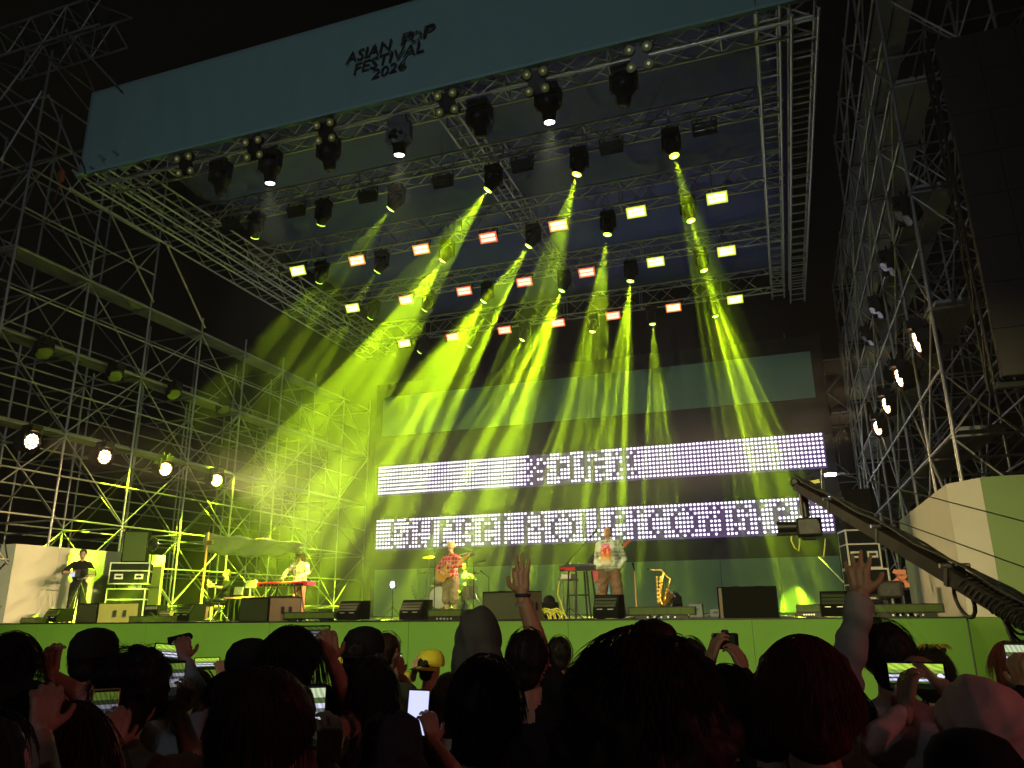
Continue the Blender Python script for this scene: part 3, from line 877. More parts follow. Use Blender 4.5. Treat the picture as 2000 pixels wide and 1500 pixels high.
# ------------------------------------------------------------------ things on the stage
mat("cabinet_black", (0.005, 0.006, 0.0045), 0.8, 0, 0.2, 14, 0.15, spec=0.04)
mat("cabinet_brown", (0.11, 0.078, 0.05), 0.55, 0, 0.2, 9, 0.15)
mat("grille_olive", (0.022, 0.034, 0.010), 0.5, 0.1, 0.35, 60, 0.4)
mat("bar_lens", (0.07, 0.11, 0.02), 0.2, 0, 0.2, 20)
mat("case_black", (0.008, 0.009, 0.010), 0.7, 0, 0.15, 8, spec=0.08)
mat("case_edge", (0.72, 0.72, 0.70), 0.3, 0.7, 0.1, 8)
mat("case_side", (0.11, 0.13, 0.13), 0.5, 0, 0.15, 6)
mat("chrome", (0.8, 0.8, 0.8), 0.15, 0.95, 0.05, 8)
mat("brass", (0.75, 0.48, 0.10), 0.25, 0.9, 0.15, 14)
mat("red_lacquer", (0.62, 0.03, 0.035), 0.3, 0, 0.08, 6, coat=0.4)
mat("white_key", (0.75, 0.75, 0.72), 0.3, 0, 0.02)
mat("drum_skin", (0.75, 0.78, 0.72), 0.45, 0, 0.06, 6)
mat("drum_shell", (0.35, 0.30, 0.20), 0.3, 0.1, 0.15, 8)
mat("cymbal_metal", (0.65, 0.48, 0.18), 0.25, 0.9, 0.1, 14)
mat("wood_gold", (0.58, 0.32, 0.07), 0.35, 0, 0.15, 12)
mat("maple", (0.70, 0.45, 0.17), 0.35, 0, 0.12, 12)
mat("orange_pole", (0.62, 0.30, 0.14), 0.4, 0, 0.1, 8)
mat("silver_tarp", (0.50, 0.52, 0.56), 0.35, 0.3, 0.15, 5, 0.4)
mat("yellow_cable", (0.62, 0.60, 0.06), 0.45, 0, 0.1)
mat("black_cable", (0.012, 0.012, 0.012), 0.5, 0, 0.1)
mat("screen_glow", (0.1, 0.1, 0.12), 0.2, 0, 0, 1, 0, (0.75, 0.8, 0.9), 0.9)
mat("laptop_shell", (0.50, 0.48, 0.42), 0.35, 0.7, 0.05)
mat("bulb_white", (1, 1, 1), 0.3, 0, 0, 1, 0, (0.9, 0.97, 1.0), 45.0)
mat("jib_metal", (0.011, 0.010, 0.008), 0.6, 0.0, 0.2, 8, spec=0.15)
mat("wall_board", (0.6, 0.62, 0.55), 0.7, 0, 0.08, 3)
mat("tan_tape", (0.5, 0.3, 0.2), 0.5, 0, 0.1)

def dk(px, Y, py=1200):
    return at(px, py, Y).x
def span(p0, p1, Y, py=1200):
    a_, b_ = dk(p0, Y, py), dk(p1, Y, py)
    return (a_ + b_) / 2, b_ - a_
def hz_(px, py, Y):
    return at(px, py, Y).z

# floor monitors with a slanted upper grille over a dark lower box
MON = [(96, 133, 1189, 14.25, "small floor monitor beside the leftmost light bar"), (348, 391, 1180, 14.3, "floor monitor left of the laptop desk"),
       (666, 715, 1174, 14.0, "floor monitor between the keyboard player and the white stand light"), (787, 838, 1172, 14.0, "floor monitor in front of the bass drum"),
       (1162, 1217, 1162, 13.85, "floor monitor right in front of the singer"), (1604, 1662, 1155, 13.9, "floor monitor below the camera crane")]
for p0, p1, pt, Y, lab in MON:
    cx, wd = span(p0, p1, Y); ht = hz_(p0, pt, Y) - DECK
    wd = max(wd * 0.92, .3)
    t = thing("floor_monitor", lab, "speaker", (cx, Y, DECK), (0, 0, R(-10)), "floor monitors along the stage edge")
    dp = wd * 0.75
    MB().box((0, 0, ht * 0.22 + 0.02), (wd, dp, ht * 0.44 - 0.03), bev=0.01).build("lower_box", "cabinet_black", t)
    h0, h1 = ht * 0.45, ht
    q = MB()
    q.prism([(-wd / 2, -dp / 2 + .01, h0), (-wd / 2, dp / 2, h0), (-wd / 2, dp / 2, h1), (-wd / 2, -dp / 2 + .12, h1)], (wd, 0, 0))
    q.build("upper_box", "cabinet_black", t)
    gq = MB(); e = 0.03
    gq.prism([(-wd / 2 + e, -dp / 2 + .004, h0 + e), (wd / 2 - e, -dp / 2 + .004, h0 + e), (wd / 2 - e, -dp / 2 + .098, h1 - e), (-wd / 2 + e, -dp / 2 + .098, h1 - e)], (0, -0.012, 0.002))
    gq.build("grille", "grille_olive", t)
    for k in range(3): box_obj("grille_bar", (0, -dp / 2 + .02 + .025 * k, h0 + e + (h1 - h0) * (.2 + .25 * k)), (wd - 2 * e, 0.012, 0.012), "cabinet_black", t, rot=(R(-20), 0, 0))
    for sx in (-1, 1): box_obj("label_strip", (sx * wd * .22, -dp / 2 - .004, ht * .43), (wd * .22, 0.006, 0.016), "case_edge", t)
    for sx in (-1, 1): box_obj("foot", (sx * wd * .35, 0, 0.012), (.06, dp * .8, .024), "black_plastic", t)

# subwoofers: dark grille front and a brown side with two handle slots
SUB = [(157, 214, 258, 1178, 14.15, "big subwoofer with brown side in front of the flight cases"), (475, 544, 577, 1167, 13.95, "big subwoofer with brown side in front of the keyboard player"),
       (947, 1034, 1053, 1155, 13.95, "big subwoofer half hidden by the raised hand"), (1407, 1516, 1521, 1146, 13.9, "large black subwoofer right of the saxophone")]
for p0, pm, p1, pt, Y, lab in SUB:
    cx, wd = span(p0, p1, Y); ht = hz_((p0 + p1) / 2, pt, Y) - DECK
    t = thing("subwoofer", lab, "speaker", (cx, Y, DECK), (0, 0, 0), "subwoofers along the stage edge")
    xf = dk(pm, Y) - cx
    a_ = -wd / 2
    if pm - p0 > 100:
        q = MB().prism([(a_, -.3, 0), (wd / 2, -.3, 0), (wd / 2, .4, 0), (a_, .4, 0)], (0, 0, ht))
        q.build("cabinet", "cabinet_black", t)
        box_obj("corner_strip", (a_ + .05, -.304, ht / 2), (.05, .012, ht * .92), "cabinet_brown", t)
    else:
        # plan: front face from a to xf, brown side from xf to the far corner
        q = MB().prism([(a_, -.12, 0), (xf, -.34, 0), (wd / 2, .18, 0), (a_ + (wd / 2 - xf) * .85, .42, 0)], (0, 0, ht))
        q.build("cabinet", "cabinet_black", t)
        n_ = Vector((wd / 2 - xf, .52, 0)); L = n_.length; n_.normalize(); nn = Vector((n_.y, -n_.x, 0))
        c0 = Vector((xf, -.34, 0))
        MB().prism([c0 + n_ * .02 + nn * .003 + Vector((0, 0, .02)), c0 + n_ * (L - .02) + nn * .003 + Vector((0, 0, .02)), c0 + n_ * (L - .02) + nn * .003 + Vector((0, 0, ht - .02)), c0 + n_ * .02 + nn * .003 + Vector((0, 0, ht - .02))], nn * 0.015).build("side_panel", "cabinet_brown", t)
        for f_ in (.42, .66):
            c1 = c0 + n_ * L * f_ + nn * .02 + Vector((0, 0, ht * .48))
            MB().prism([c1 - n_ * .035 - Vector((0, 0, .07)), c1 + n_ * .035 - Vector((0, 0, .07)), c1 + n_ * .035 + Vector((0, 0, .07)), c1 - n_ * .035 + Vector((0, 0, .07))], nn * 0.008).build("handle_slot", "black_plastic", t)
        f0, f1 = Vector((a_ + .03, -.13, .03)), Vector((xf - .03, -.335, .03))
        fn = (f1 - f0).cross(Vector((0, 0, 1))).normalized()
        MB().prism([f0 + fn * .004, f1 + fn * .004, f1 + fn * .004 + Vector((0, 0, ht - .06)), f0 + fn * .004 + Vector((0, 0, ht - .06))], fn * .015).build("grille", "grille_olive", t)
    for sx in (-1, 1): box_obj("top_handle", (sx * wd * .2, .05, ht + .008), (.12, .04, .016), "black_plastic", t)

# low light bars on feet along the stage edge
BAR = [(18, 92, 1206, 14.0, "leftmost low light bar at the stage edge"), (258, 342, 1203, 14.0, "low light bar right of the first subwoofer"), (558, 660, 1195, 13.9, "low light bar below the keyboard player"),
       (838, 906, 1190, 13.9, "low light bar below the guitarist"), (1228, 1360, 1185, 13.75, "low light bar below the saxophone"), (1556, 1604, 1180, 14.6, "short light bar between the last subwoofer and monitor"), (1700, 1845, 1179, 13.85, "rightmost long light bar by the pale wing wall")]
for p0, p1, pt, Y, lab in BAR:
    cx, wd = span(p0, p1, Y); zt_ = hz_((p0 + p1) / 2, pt, Y) - DECK
    hh = 0.14
    t = thing("light_bar", lab, "light bar", (cx, Y, DECK), (0, 0, 0), "low light bars along the stage edge")
    MB().box((0, 0, zt_ - hh / 2), (wd, 0.16, hh), bev=0.008).build("housing", "black_metal", t)
    nseg = max(3, round(wd / .25))
    for k in range(nseg):
        box_obj("lens_segment", (-wd / 2 + .03 + (k + .5) * (wd - .06) / nseg, -.084, zt_ - hh / 2), ((wd - .06) / nseg - .006, .012, hh - .04), "bar_lens", t)
    for sx in (-1, 1):
        MB().box((sx * wd * .28, 0, (zt_ - hh) / 2 + .005), (.24, .20, max(.02, zt_ - hh - .01))).build("foot", "black_metal", t)
    for k in range(5):
        tube_obj("connector", (-wd * .2 + k * wd * .1, -.07, zt_ - hh - .03), (-wd * .2 + k * wd * .1, -.11, zt_ - hh - .03), .016, "case_edge", t)

# flight cases
def flight_case(lab, c, d, rz=0, handles=2, group="flight cases", wheels=True, side="case_black"):
    t = thing("flight_case", lab, "flight case", c, (0, 0, rz), group)
    x, y, z = d
    w0 = 0.10 if wheels else 0.0
    MB().box((0, 0, w0 + (z - w0) / 2), (x, y, z - w0)).build("shell", side, t)
    e = .03
    for sx in (-1, 1):
        for sy in (-1, 1):
            box_obj("edge_strip", (sx * (x / 2 - .012), sy * (y / 2 - .012), w0 + (z - w0) / 2), (e, e, z - w0 + .01), "case_edge", t)
    for zz in (w0 + .012, w0 + (z - w0) * .62, z - .012):
        for sy in (-1, 1):
            box_obj("edge_strip", (0, sy * (y / 2 - .010), zz), (x + .008, e, e), "case_edge", t)
        for sx in (-1, 1):
            box_obj("edge_strip", (sx * (x / 2 - .010), 0, zz), (e, y - .04, e), "case_edge", t)
    for k in range(handles):
        hx = (k - (handles - 1) / 2) * x * .5
        box_obj("handle_dish", (hx, -y / 2 - .006, w0 + (z - w0) * .35), (.20, .012, .13), "case_edge", t)
        box_obj("handle", (hx, -y / 2 - .014, w0 + (z - w0) * .35), (.13, .012, .05), "black_plastic", t)
    if wheels:
        for sx in (-1, 1):
            for sy in (-1, 1):
                MB().tube((sx * x * .36 - .015, sy * y * .36, .05), (sx * x * .36 + .015, sy * y * .36, .05), .05, n=10).build("wheel", "black_plastic", t)
    return t
Y = 16.4
cx, wd = span(205, 290, Y, 1180); z1 = hz_(250, 1150, Y); z2 = hz_(250, 1101, Y)
fr = R(38)
flight_case("lower flight case of the pair behind the left subwoofer", (cx, Y, DECK), (.92, .78, z1 - DECK), fr, 2)
flight_case("upper flight case of the pair behind the left subwoofer", (cx + .03, Y, z1 + .004), (.95, .78, z2 - z1), fr, 2)
# speaker cabinet with round reflector above the cases
t = thing("side_fill_speaker", "tall dark speaker standing on the stacked flight cases", "speaker", (cx + .05, Y + .05, z2 + .004), (0, 0, fr))
MB().box((0, 0, .42), (.62, .55, .84), bev=.03).build("cabinet", "cabinet_black", t)
box_obj("grille", (0, -.282, .42), (.54, .012, .74), "grille_olive", t)
p = at(299, 1063, 16.2)
t = thing("round_reflector", "round dark disc on a thin stand beside the tall speaker", "reflector", (p.x, p.y, z2))
b = MB().lathe([(.16, -.01), (.165, 0), (.16, .012)], 20, Matrix.Translation((0, 0, p.z - z2)) @ Matrix.Rotation(R(90), 4, 'X')); b.build("disc", "black_plastic", t)
b = MB()
for k in range(20):
    a0, a1 = 2 * math.pi * k / 20, 2 * math.pi * (k + 1) / 20
    b.tube((.17 * math.cos(a0), 0, p.z - z2 + .17 * math.sin(a0)), (.17 * math.cos(a1), 0, p.z - z2 + .17 * math.sin(a1)), .012, n=5, caps=False)
b.build("rim", "chrome", t)
MB().tube((0, 0, -.2), (0, 0, p.z - z2 - .17), .012).build("stand", "black_metal", t)
x_, w_ = span(280, 315, 17.2, 1120)
t = thing("white_board", "narrow white board standing behind the flight cases", "board", (x_, 17.2, DECK + .4))
MB().box((0, 0, .52), (w_, .03, 1.04)).build("board", "wall_board", t)
box_obj("seam", (0, -.018, .5), (w_ * .96, .008, .012), "case_edge", t)
for sx in (-1, 1): tube_obj("leg", (sx * w_ * .4, .03, -.4), (sx * w_ * .4, .03, .1), .015, "black_metal", t)
x_, w_ = span(290, 318, 15.4, 1195)
t = thing("small_amplifier", "small amplifier box on the floor beside the flight cases", "amplifier", (x_, 15.4, DECK))
MB().box((0, 0, .2), (w_, .3, .40), bev=.02).build("cabinet", "cabinet_black", t)
box_obj("control_strip", (0, -.156, .33), (w_ * .8, .01, .06), "case_edge", t)
for k in range(4): tube_obj("knob", (-w_ * .3 + k * w_ * .2, -.16, .33), (-w_ * .3 + k * w_ * .2, -.18, .33), .012, "black_plastic", t)
MB().tube((0, -.15, .15), (0, -.16, .15), .1, n=14).build("speaker_cone", "grille", t)
x_, w_ = span(318, 341, 15.4, 1195)
t = thing("power_box", "pale slatted power box beside the small amplifier", "box", (x_, 15.4, DECK))
MB().box((0, 0, .13), (w_ * .9, .26, .26)).build("shell", "cabinet_brown", t)
for k in range(3): box_obj("slat", (0, -.135, .06 + k * .07), (w_ * .85, .012, .03), "case_edge", t)

# orange pole with clamp, tarp canopy over the laptop desk
p0, p1 = at(392, 1175, 17.2), at(396, 1040, 17.2)
t = thing("canopy_pole", "orange brown pole holding the tarp canopy", "pole", (p0.x, p0.y, DECK))
MB().tube((0, 0, 0), (.03, 0, p1.z - DECK), .035, .03).build("post", "orange_pole", t)
MB().tube((.03, 0, p1.z - DECK), (.035, 0, p1.z - DECK + .28), .012).build("tip", "black_metal", t)
MB().box((.12, 0, p1.z - DECK - .28), (.2, .1, .12), bev=.02).build("clamp", "cabinet_brown", t)
MB().box((0, 0, .01), (.3, .3, .02)).build("base", "black_metal", t)
vs, fs = [], []
n1, n2 = 24, 8
for i in range(n1 + 1):
    for j in range(n2 + 1):
        u = i / n1; v = j / n2
        px = 398 + (588 - 398) * u; py0 = 1042 + 18 * u; py1 = 1078 - 2 * u + 10 * math.sin(u * 3)
        py = py0 + (py1 - py0) * v
        q = at(px, py, 17.3 + v * .8 - .2 * u)
        q.z += .03 * math.sin(u * 22 + v * 7) * (1 - .3 * u) ; q.y += .05 * math.sin(u * 31 + v * 11)
        vs.append(q - p1)
for i in range(n1):
    for j in range(n2):
        a_ = i * (n2 + 1) + j; fs.append((a_, a_ + 1, a_ + n2 + 2, a_ + n2 + 1))
tp = MB().add(vs, fs, True).build("tarp_canopy", "silver_tarp", None, p1)
tp.modifiers.new("t", 'SOLIDIFY').thickness = 0.006
tag(tp, "crumpled silver tarp stretched behind the keyboard player", "tarp")

# laptop desk with two computers
x_, w_ = span(455, 520, 16.3, 1180)
zt_ = hz_(490, 1166, 16.3) - DECK
t = thing("laptop_desk", "dark cloth covered desk under the two computers", "desk", (x_, 16.3, DECK))
MB().box((0, 0, zt_ - .02), (w_ + .1, .6, .04)).build("table_top", "orange_pole", t)
vs = []; fs = []
for k in range(31):
    u = k / 30; x = -w_ / 2 + w_ * u
    y = -.30 + .02 * math.sin(u * 40)
    vs += [(x, y, zt_ - .04), (x, y - .03 * math.sin(u * 23), 0.0)]
for k in range(30): fs.append((2 * k, 2 * k + 1, 2 * k + 3, 2 * k + 2))
MB().add(vs, fs, True).build("skirt_cloth", "cabinet_black", t)
for sx in (-1, 1): tube_obj("leg", (sx * w_ * .45, .2, 0), (sx * w_ * .45, .2, zt_ - .04), .02, "black_metal", t)
def screen_dev(nm, lab, p0x, p1x, pt, pb, Y, stand):
    cx, wd = span(p0x, p1x, Y, pb); zb = hz_(p0x, pb, Y); zt2 = hz_(p0x, pt, Y)
    t = thing(nm, lab, "computer", (cx, Y, DECK + zt_))
    o_ = DECK + zt_
    MB().box((0, 0, (zb + zt2) / 2 - o_), (wd, .02, zt2 - zb), Matrix.Rotation(R(-10), 3, 'X'), bev=.006).build("shell", "laptop_shell", t)
    MB().box((0, .015, (zb + zt2) / 2 - o_ - .002), (wd * .92, .008, (zt2 - zb) * .88), Matrix.Rotation(R(-10), 3, 'X')).build("display", "screen_glow", t)
    MB().ellipsoid((0, -.014, (zb + zt2) / 2 - o_), (.022, .006, .026)).build("logo", "case_edge", t)
    if stand:
        MB().tube((0, 0, 0), (0, 0, zb - o_ + .02), .03, .022).build("stand", "laptop_shell", t); MB().tube((0, 0, 0), (0, 0, .012), .11).build("stand_foot", "laptop_shell", t)
    else: MB().box((0, .12, .01), (wd, .24, .02), bev=.005).build("keyboard_half", "laptop_shell", t)
screen_dev("desktop_monitor", "pale backed monitor on a stand at the laptop desk", 479, 500, 1134, 1149, 16.3, True)
screen_dev("laptop", "open laptop seen from behind on the desk", 457, 474, 1147, 1162, 16.25, False)

# stool with legs
p = at(427, 1190, 15.2)
t = thing("drum_stool", "small tripod stool left of the laptop desk", "stool", (p.x, p.y, DECK))
zz = hz_(427, 1176, 15.2) - DECK
MB().lathe([(.14, zz), (.16, zz + .02), (.16, zz + .06), (.13, zz + .08)], 16).build("seat", "black_plastic", t)
MB().tube((0, 0, .2), (0, 0, zz), .02).build("post", "chrome", t)
for k in range(3):
    a_ = 2 * math.pi * k / 3 + .5
    tube_obj("leg", (0, 0, .28), (.26 * math.cos(a_), .26 * math.sin(a_), 0.01), .012, "chrome", t)

# red stage piano on its stand
YK = 16.2
x0, x1 = dk(510, YK, 1140), dk(609, YK, 1140); zk = hz_(560, 1145, YK) - DECK; kc = (x0 + x1) / 2; kw = x1 - x0
t = thing("red_stage_piano", "red stage piano on a black stand in front of the capped player", "keyboard", (kc, YK, DECK))
MB().box((0, 0, zk + .05), (kw, .34, .10), bev=.012).build("body", "red_lacquer", t)
box_obj("rear_panel", (-.02, -.174, zk + .03), (kw * .86, .012, .055), "black_plastic", t)
for k in range(9): tube_obj("socket", (-kw * .36 + k * kw * .075, -.18, zk + .03), (-kw * .36 + k * kw * .075, -.19, zk + .03), .009, "case_edge", t)
box_obj("key_bed", (0, .10, zk + .104), (kw * .9, .13, .012), "white_key", t)
for k in range(30):
    if k % 7 not in (2, 6): box_obj("black_key", (-kw * .43 + k * kw * .0295, .07, zk + .116), (.012, .08, .012), "black_plastic", t)
for sx in (-1, 1):
    MB().path([(sx * kw * .22, -.12, zk), (sx * kw * .36, -.14, 0.0)], .018).build("leg", "black_metal", t)
    MB().path([(sx * kw * .22, .12, zk), (sx * kw * .36, .14, 0.0)], .018).build("leg", "black_metal", t)
tube_obj("cross_bar", (-kw * .27, -.12, zk * .7), (kw * .27, -.12, zk * .7), .014, "black_metal", t)

# drum kit on a low riser
YD_ = 20.0
p = at(857, 1190, YD_)
t = thing("drum_riser", "low black drum riser at the back of the stage", "riser", (p.x + .4, YD_ + .6, DECK))
MB().box((0, 0, .11), (2.6, 2.4, .22), bev=.01).build("platform", "stage_black", t)
DZ = DECK + .22
r_ = .30
bc = at(855, 1168, YD_)
t = thing("drum_kit", "drum kit with a pale front bass drum behind the guitarist", "drum kit", (bc.x, YD_ + .3, DZ))
mx = Matrix.Translation((0, 0, r_ + .02)) @ Matrix.Rotation(R(90), 4, 'X')
MB().lathe([(r_, -.22), (r_ + .01, -.2), (r_ + .01, .2), (r_, .22)], 24, mx).build("bass_drum_shell", "drum_shell", t)
MB().lathe([(r_ * .97, .222), (r_ * .96, .228)], 24, mx).build("bass_drum_head", "drum_skin", t)
b = MB()
for k in range(24):
    a0, a1 = 2 * math.pi * k / 24, 2 * math.pi * (k + 1) / 24
    b.tube(mx @ Vector(((r_ + .012) * math.cos(a0), (r_ + .012) * math.sin(a0), .21)), mx @ Vector(((r_ + .012) * math.cos(a1), (r_ + .012) * math.sin(a1), .21)), .016, n=5, caps=False)
b.build("hoop", "chrome", t)
def drum(x, y, z, r, h, tilt=0):
    m_ = Matrix.Translation((x, y, z)) @ Matrix.Rotation(tilt, 4, 'X')
    s_ = MB().lathe([(r, -h / 2), (r, h / 2)], 18, m_).build("drum_shell", "drum_shell", t)
    MB().lathe([(r * .97, h / 2 + .002), (r * .96, h / 2 + .008)], 18, m_).build("drum_head", "drum_skin", s_)
drum(-.18, .1, .76, .15, .2, R(-15)); drum(.2, .1, .76, .16, .2, R(-15)); drum(.62, .5, .45, .2, .38); drum(-.42, .55, .6, .18, .14)
def cymbal(x, y, z, r, tilt=0, base=True):
    MB().lathe([(.002, .03), (.03, .026), (.05, .01), (r, -.02), (r, -.024)], 20, Matrix.Translation((x, y, z)) @ Matrix.Rotation(tilt, 4, 'X')).build("cymbal", "cymbal_metal", t)
    MB().tube((x, y, .3), (x, y, z + .05), .011).build("cymbal_stand", "chrome", t)
    for k in range(3):
        a_ = 2 * math.pi * k / 3
        tube_obj("stand_leg", (x, y, .42), (x + .25 * math.cos(a_), y + .25 * math.sin(a_), .0), .010, "chrome", t)
cymbal(-.62, .2, 1.02, .23); cymbal(.72, .1, 1.5, .24, R(20)); cymbal(.85, .3, .98, .21); cymbal(-.75, .7, 1.5, .22, R(14))
for k in range(6):
    MB().tube((-.85 + .05 * math.sin(k), -.05, .1 + k * .1), (-.85 + .05 * math.sin(k), -.05, .15 + k * .1), .02).build("rack_clamp", "chrome", t)

# microphone stands
def mic_stand(lab, px, pyb, pt, Y, boom=None, col="black_metal", base="tripod", grp="microphone stands"):
    p = at(px, pyb, Y); zt2 = hz_(px, pt, Y) - DECK
    t = thing("microphone_stand", lab, "mic stand", (p.x, Y, DECK), (0, 0, 0), grp)
    MB().tube((0, 0, .02), (0, 0, zt2), .013, .010).build("pole", col, t)
    if base == "tripod":
        for k in range(3):
            a_ = 2 * math.pi * k / 3 + .4
            tube_obj("leg", (0, 0, .22), (.28 * math.cos(a_), .28 * math.sin(a_), .012), .009, "black_metal", t)
    else: MB().lathe([(.15, 0), (.15, .02), (.03, .04)], 16).build("base", "black_metal", t)
    tip = Vector((0, 0, zt2))
    if boom:
        q = at(boom[0], boom[1], Y); e_ = Vector((q.x - p.x, 0, q.z - DECK))
        MB().tube(Vector((0, 0, zt2)) - (e_ - Vector((0, 0, zt2))) * .25, e_, .008).build("boom", "black_metal", t)
        tip = e_; dv = (e_ - Vector((0, 0, zt2))).normalized()
    else: dv = Vector((0, -.6, .5)).normalized()
    m_ = MB().tube(tip, tip + dv * .16, .012, .02); m_.ellipsoid(tip + dv * .19, (.028, .028, .032)); m_.build("microphone", "black_plastic", t)
mic_stand("boom microphone stand reaching toward the singer's mouth", 1112, 1195, 1098, 15.2, (1152, 1050))
mic_stand("straight stand with clipped microphone right of the singer", 1243, 1183, 1114, 15.8, None, "orange_pole", "round")
mic_stand("microphone stand with its boom beside the drummer", 925, 1190, 1100, 19.2, (934, 1098))
mic_stand("microphone stand left of the guitarist", 848, 1185, 1068, 17.6, (858, 1064))
mic_stand("short microphone stand behind the middle subwoofer", 955, 1190, 1128, 19.4, (950, 1124))
# white flash lamp on a stand
p = at(768, 1142, 18.2)
t = thing("stand_lamp", "small dazzling white lamp on a stand left of the drums", "lamp", (p.x, 18.2, DECK))
MB().tube((0, 0, .02), (0, 0, p.z - DECK), .014).build("pole", "black_metal", t)
for k in range(3): tube_obj("leg", (0, 0, .3), (.3 * math.cos(2.1 * k), .3 * math.sin(2.1 * k), .01), .01, "black_metal", t)
MB().ellipsoid((0, -.05, p.z - DECK), (.055, .03, .075)).build("bulb", "bulb_white", t)
MB().box((0, .01, p.z - DECK), (.16, .06, .2), bev=.02).build("housing", "black_plastic", t)

# keyboard rack at the singer's left: two boards on a many legged stand
YS = 15.0
x0, x1 = dk(1098, YS, 1105), dk(1166, YS, 1110); kc = (x0 + x1) / 2; kw = x1 - x0
zk = hz_(1130, 1116, YS) - DECK
t = thing("synthesizer_rack", "black synthesizer with red end on a tall stand beside the singer", "keyboard", (kc, YS, DECK))
MB().prism([(-kw / 2, -.2, zk), (-kw / 2, .25, zk + .02), (-kw / 2, .25, zk + .16), (-kw / 2, -.2, zk + .09)], (kw, 0, 0)).build("body", "black_plastic", t)
MB().prism([(-kw / 2 - .004, -.19, zk + .012), (-kw / 2 - .004, -.206, zk + .08), (-kw * .05, -.206, zk + .08), (-kw * .05, -.206, zk + .012)], (0, -.004, 0)).build("red_end", "red_lacquer", t)
for k in range(5): tube_obj("knob", (-kw * .3 + k * kw * .15, .1, zk + .13), (-kw * .3 + k * kw * .15, .1, zk + .16), .014, "chrome", t)
for k, (xx, yy) in enumerate(((-.32, -.15), (-.05, -.17), (.12, .1), (.3, -.12), (.38, .12), (-.2, .15))):
    tube_obj("leg", (xx * kw * .8, yy, zk), (xx * kw * 1.1, yy * 1.2, 0.01), .017, "black_metal", t)
tube_obj("cross_bar", (-kw * .3, -.15, zk * .5), (kw * .3, -.15, zk * .5), .014, "black_metal", t)
x0, x1 = dk(1094, 15.8, 1130), dk(1126, 15.8, 1130); zk2 = hz_(1110, 1131, 15.8) - DECK
t = thing("effects_table", "small effects table with pale box behind the synthesizer", "table", ((x0 + x1) / 2, 15.8, DECK))
MB().box((0, 0, zk2 - .015), (x1 - x0, .35, .03)).build("table_top", "case_side", t)
MB().box((0, 0, zk2 + .05), ((x1 - x0) * .7, .25, .1), bev=.01).build("effects_box", "laptop_shell", t)
for sx in (-1, 1): tube_obj("leg", (sx * .12, 0, 0), (sx * .12, 0, zk2 - .03), .014, "chrome", t)
q = MB().path([(-.15, -.1, zk2), (-.2, -.14, zk2 - .3), (-.13, -.12, .3), (-.02, -.2, .02)], .014); q.build("hanging_cable", "yellow_cable", t)
# horn shaped small amp and yellow cables
p = at(1073, 1190, 16.0)
t = thing("floor_speaker", "small dark speaker with a rounded top on the floor behind the subwoofer", "speaker", (p.x, 16.0, DECK))
MB().box((0, 0, .17), (.36, .3, .34), bev=.04).build("cabinet", "cabinet_black", t); MB().ellipsoid((0, 0, .36), (.13, .12, .12)).build("horn", "cabinet_black", t)
p = at(1070, 1200, 14.3)
cb = MB()
for k in range(9):
    a0 = random.uniform(0, 6); pts = []
    for i in range(9):
        tt = i / 8 * 3.1; rr = .12 + .03 * k % .1
        pts.append((.05 * (k - 4) + rr * math.cos(tt), .05 * math.sin(a0 + k), .02 + (.13 + .02 * (k % 4)) * math.sin(tt)))
    cb.path(pts, .014, 5)
o = cb.build("cable_coil", "yellow_cable", None, (p.x, 14.3, DECK)); tag(o, "heap of yellow cables on the stage floor left of the singer", "cable")
for k, (pa, pb) in enumerate(((1055, 1165), (640, 700), (700, 790), (1215, 1260), (1520, 1600), (395, 470))):
    x0, x1 = dk(pa, 14.4), dk(pb, 14.4); pts = []
    for i in range(15):
        u = i / 14; pts.append(((x1 - x0) * u, .15 * math.sin(u * 9 + k) + .06 * math.sin(u * 23), .014))
    o = MB().path(pts, .013, 5).build("stage_cable", "black_cable", None, (x0, 14.4, DECK))
    tag(o, ["black cable lying between the yellow heap and the singer", "black cable trailing right of the keyboard player's monitor", "black cable on the floor below the white lamp", "short black cable at the singer's feet", "black cable beside the large right subwoofer", "black cable in front of the tripod stool"][k], "cable")

# saxophone on its stand
YS = 15.4
p = at(1293, 1184, YS)
t = thing("saxophone", "brass saxophone standing upright on a floor stand", "saxophone", (p.x, YS, DECK))
def sx_(px, py): q = at(px, py, YS); return Vector((q.x - p.x, 0, q.z - DECK))
q = MB().path([sx_(1270, 1112), sx_(1280, 1114), sx_(1291, 1113), sx_(1296, 1118), sx_(1294, 1135), sx_(1291, 1155), sx_(1290, 1172), sx_(1293, 1180), sx_(1299, 1181)], [.012, .014, .018, .022, .03, .04, .05, .06, .065], 10)
q.build("body_tube", "brass", t)
q = MB().path([sx_(1297, 1181), sx_(1303, 1174), sx_(1306, 1162), sx_(1311, 1157)], [.065, .075, .09, .13], 12); q.build("bell", "brass", t)
q = MB().path([sx_(1296, 1119), sx_(1303, 1126), sx_(1309, 1131), sx_(1305, 1150), sx_(1301, 1165)], .018, 8); q.build("upper_stack", "brass", t)
q = MB().path([sx_(1283, 1126), sx_(1284, 1145), sx_(1286, 1178)], .022, 8); q.build("side_rod", "brass", t)
for k in range(7):
    u = k / 6
    a_ = sx_(1294 - 4 * u, 1128 + 46 * u)
    MB().tube(a_ + Vector((-.02, -.05, 0)), a_ + Vector((-.02, -.075, 0)), .028, n=10).build("key_cup", "brass", t)
    MB().tube(sx_(1284 + 2 * u, 1128 + 46 * u) + Vector((0, -.02, 0)), sx_(1284 + 2 * u, 1128 + 46 * u) + Vector((0, -.05, 0)), .02, n=8).build("key_cup", "brass", t)
MB().tube(sx_(1263, 1112), sx_(1271, 1112), .014, .016).build("mouthpiece", "black_plastic", t)
q = MB()
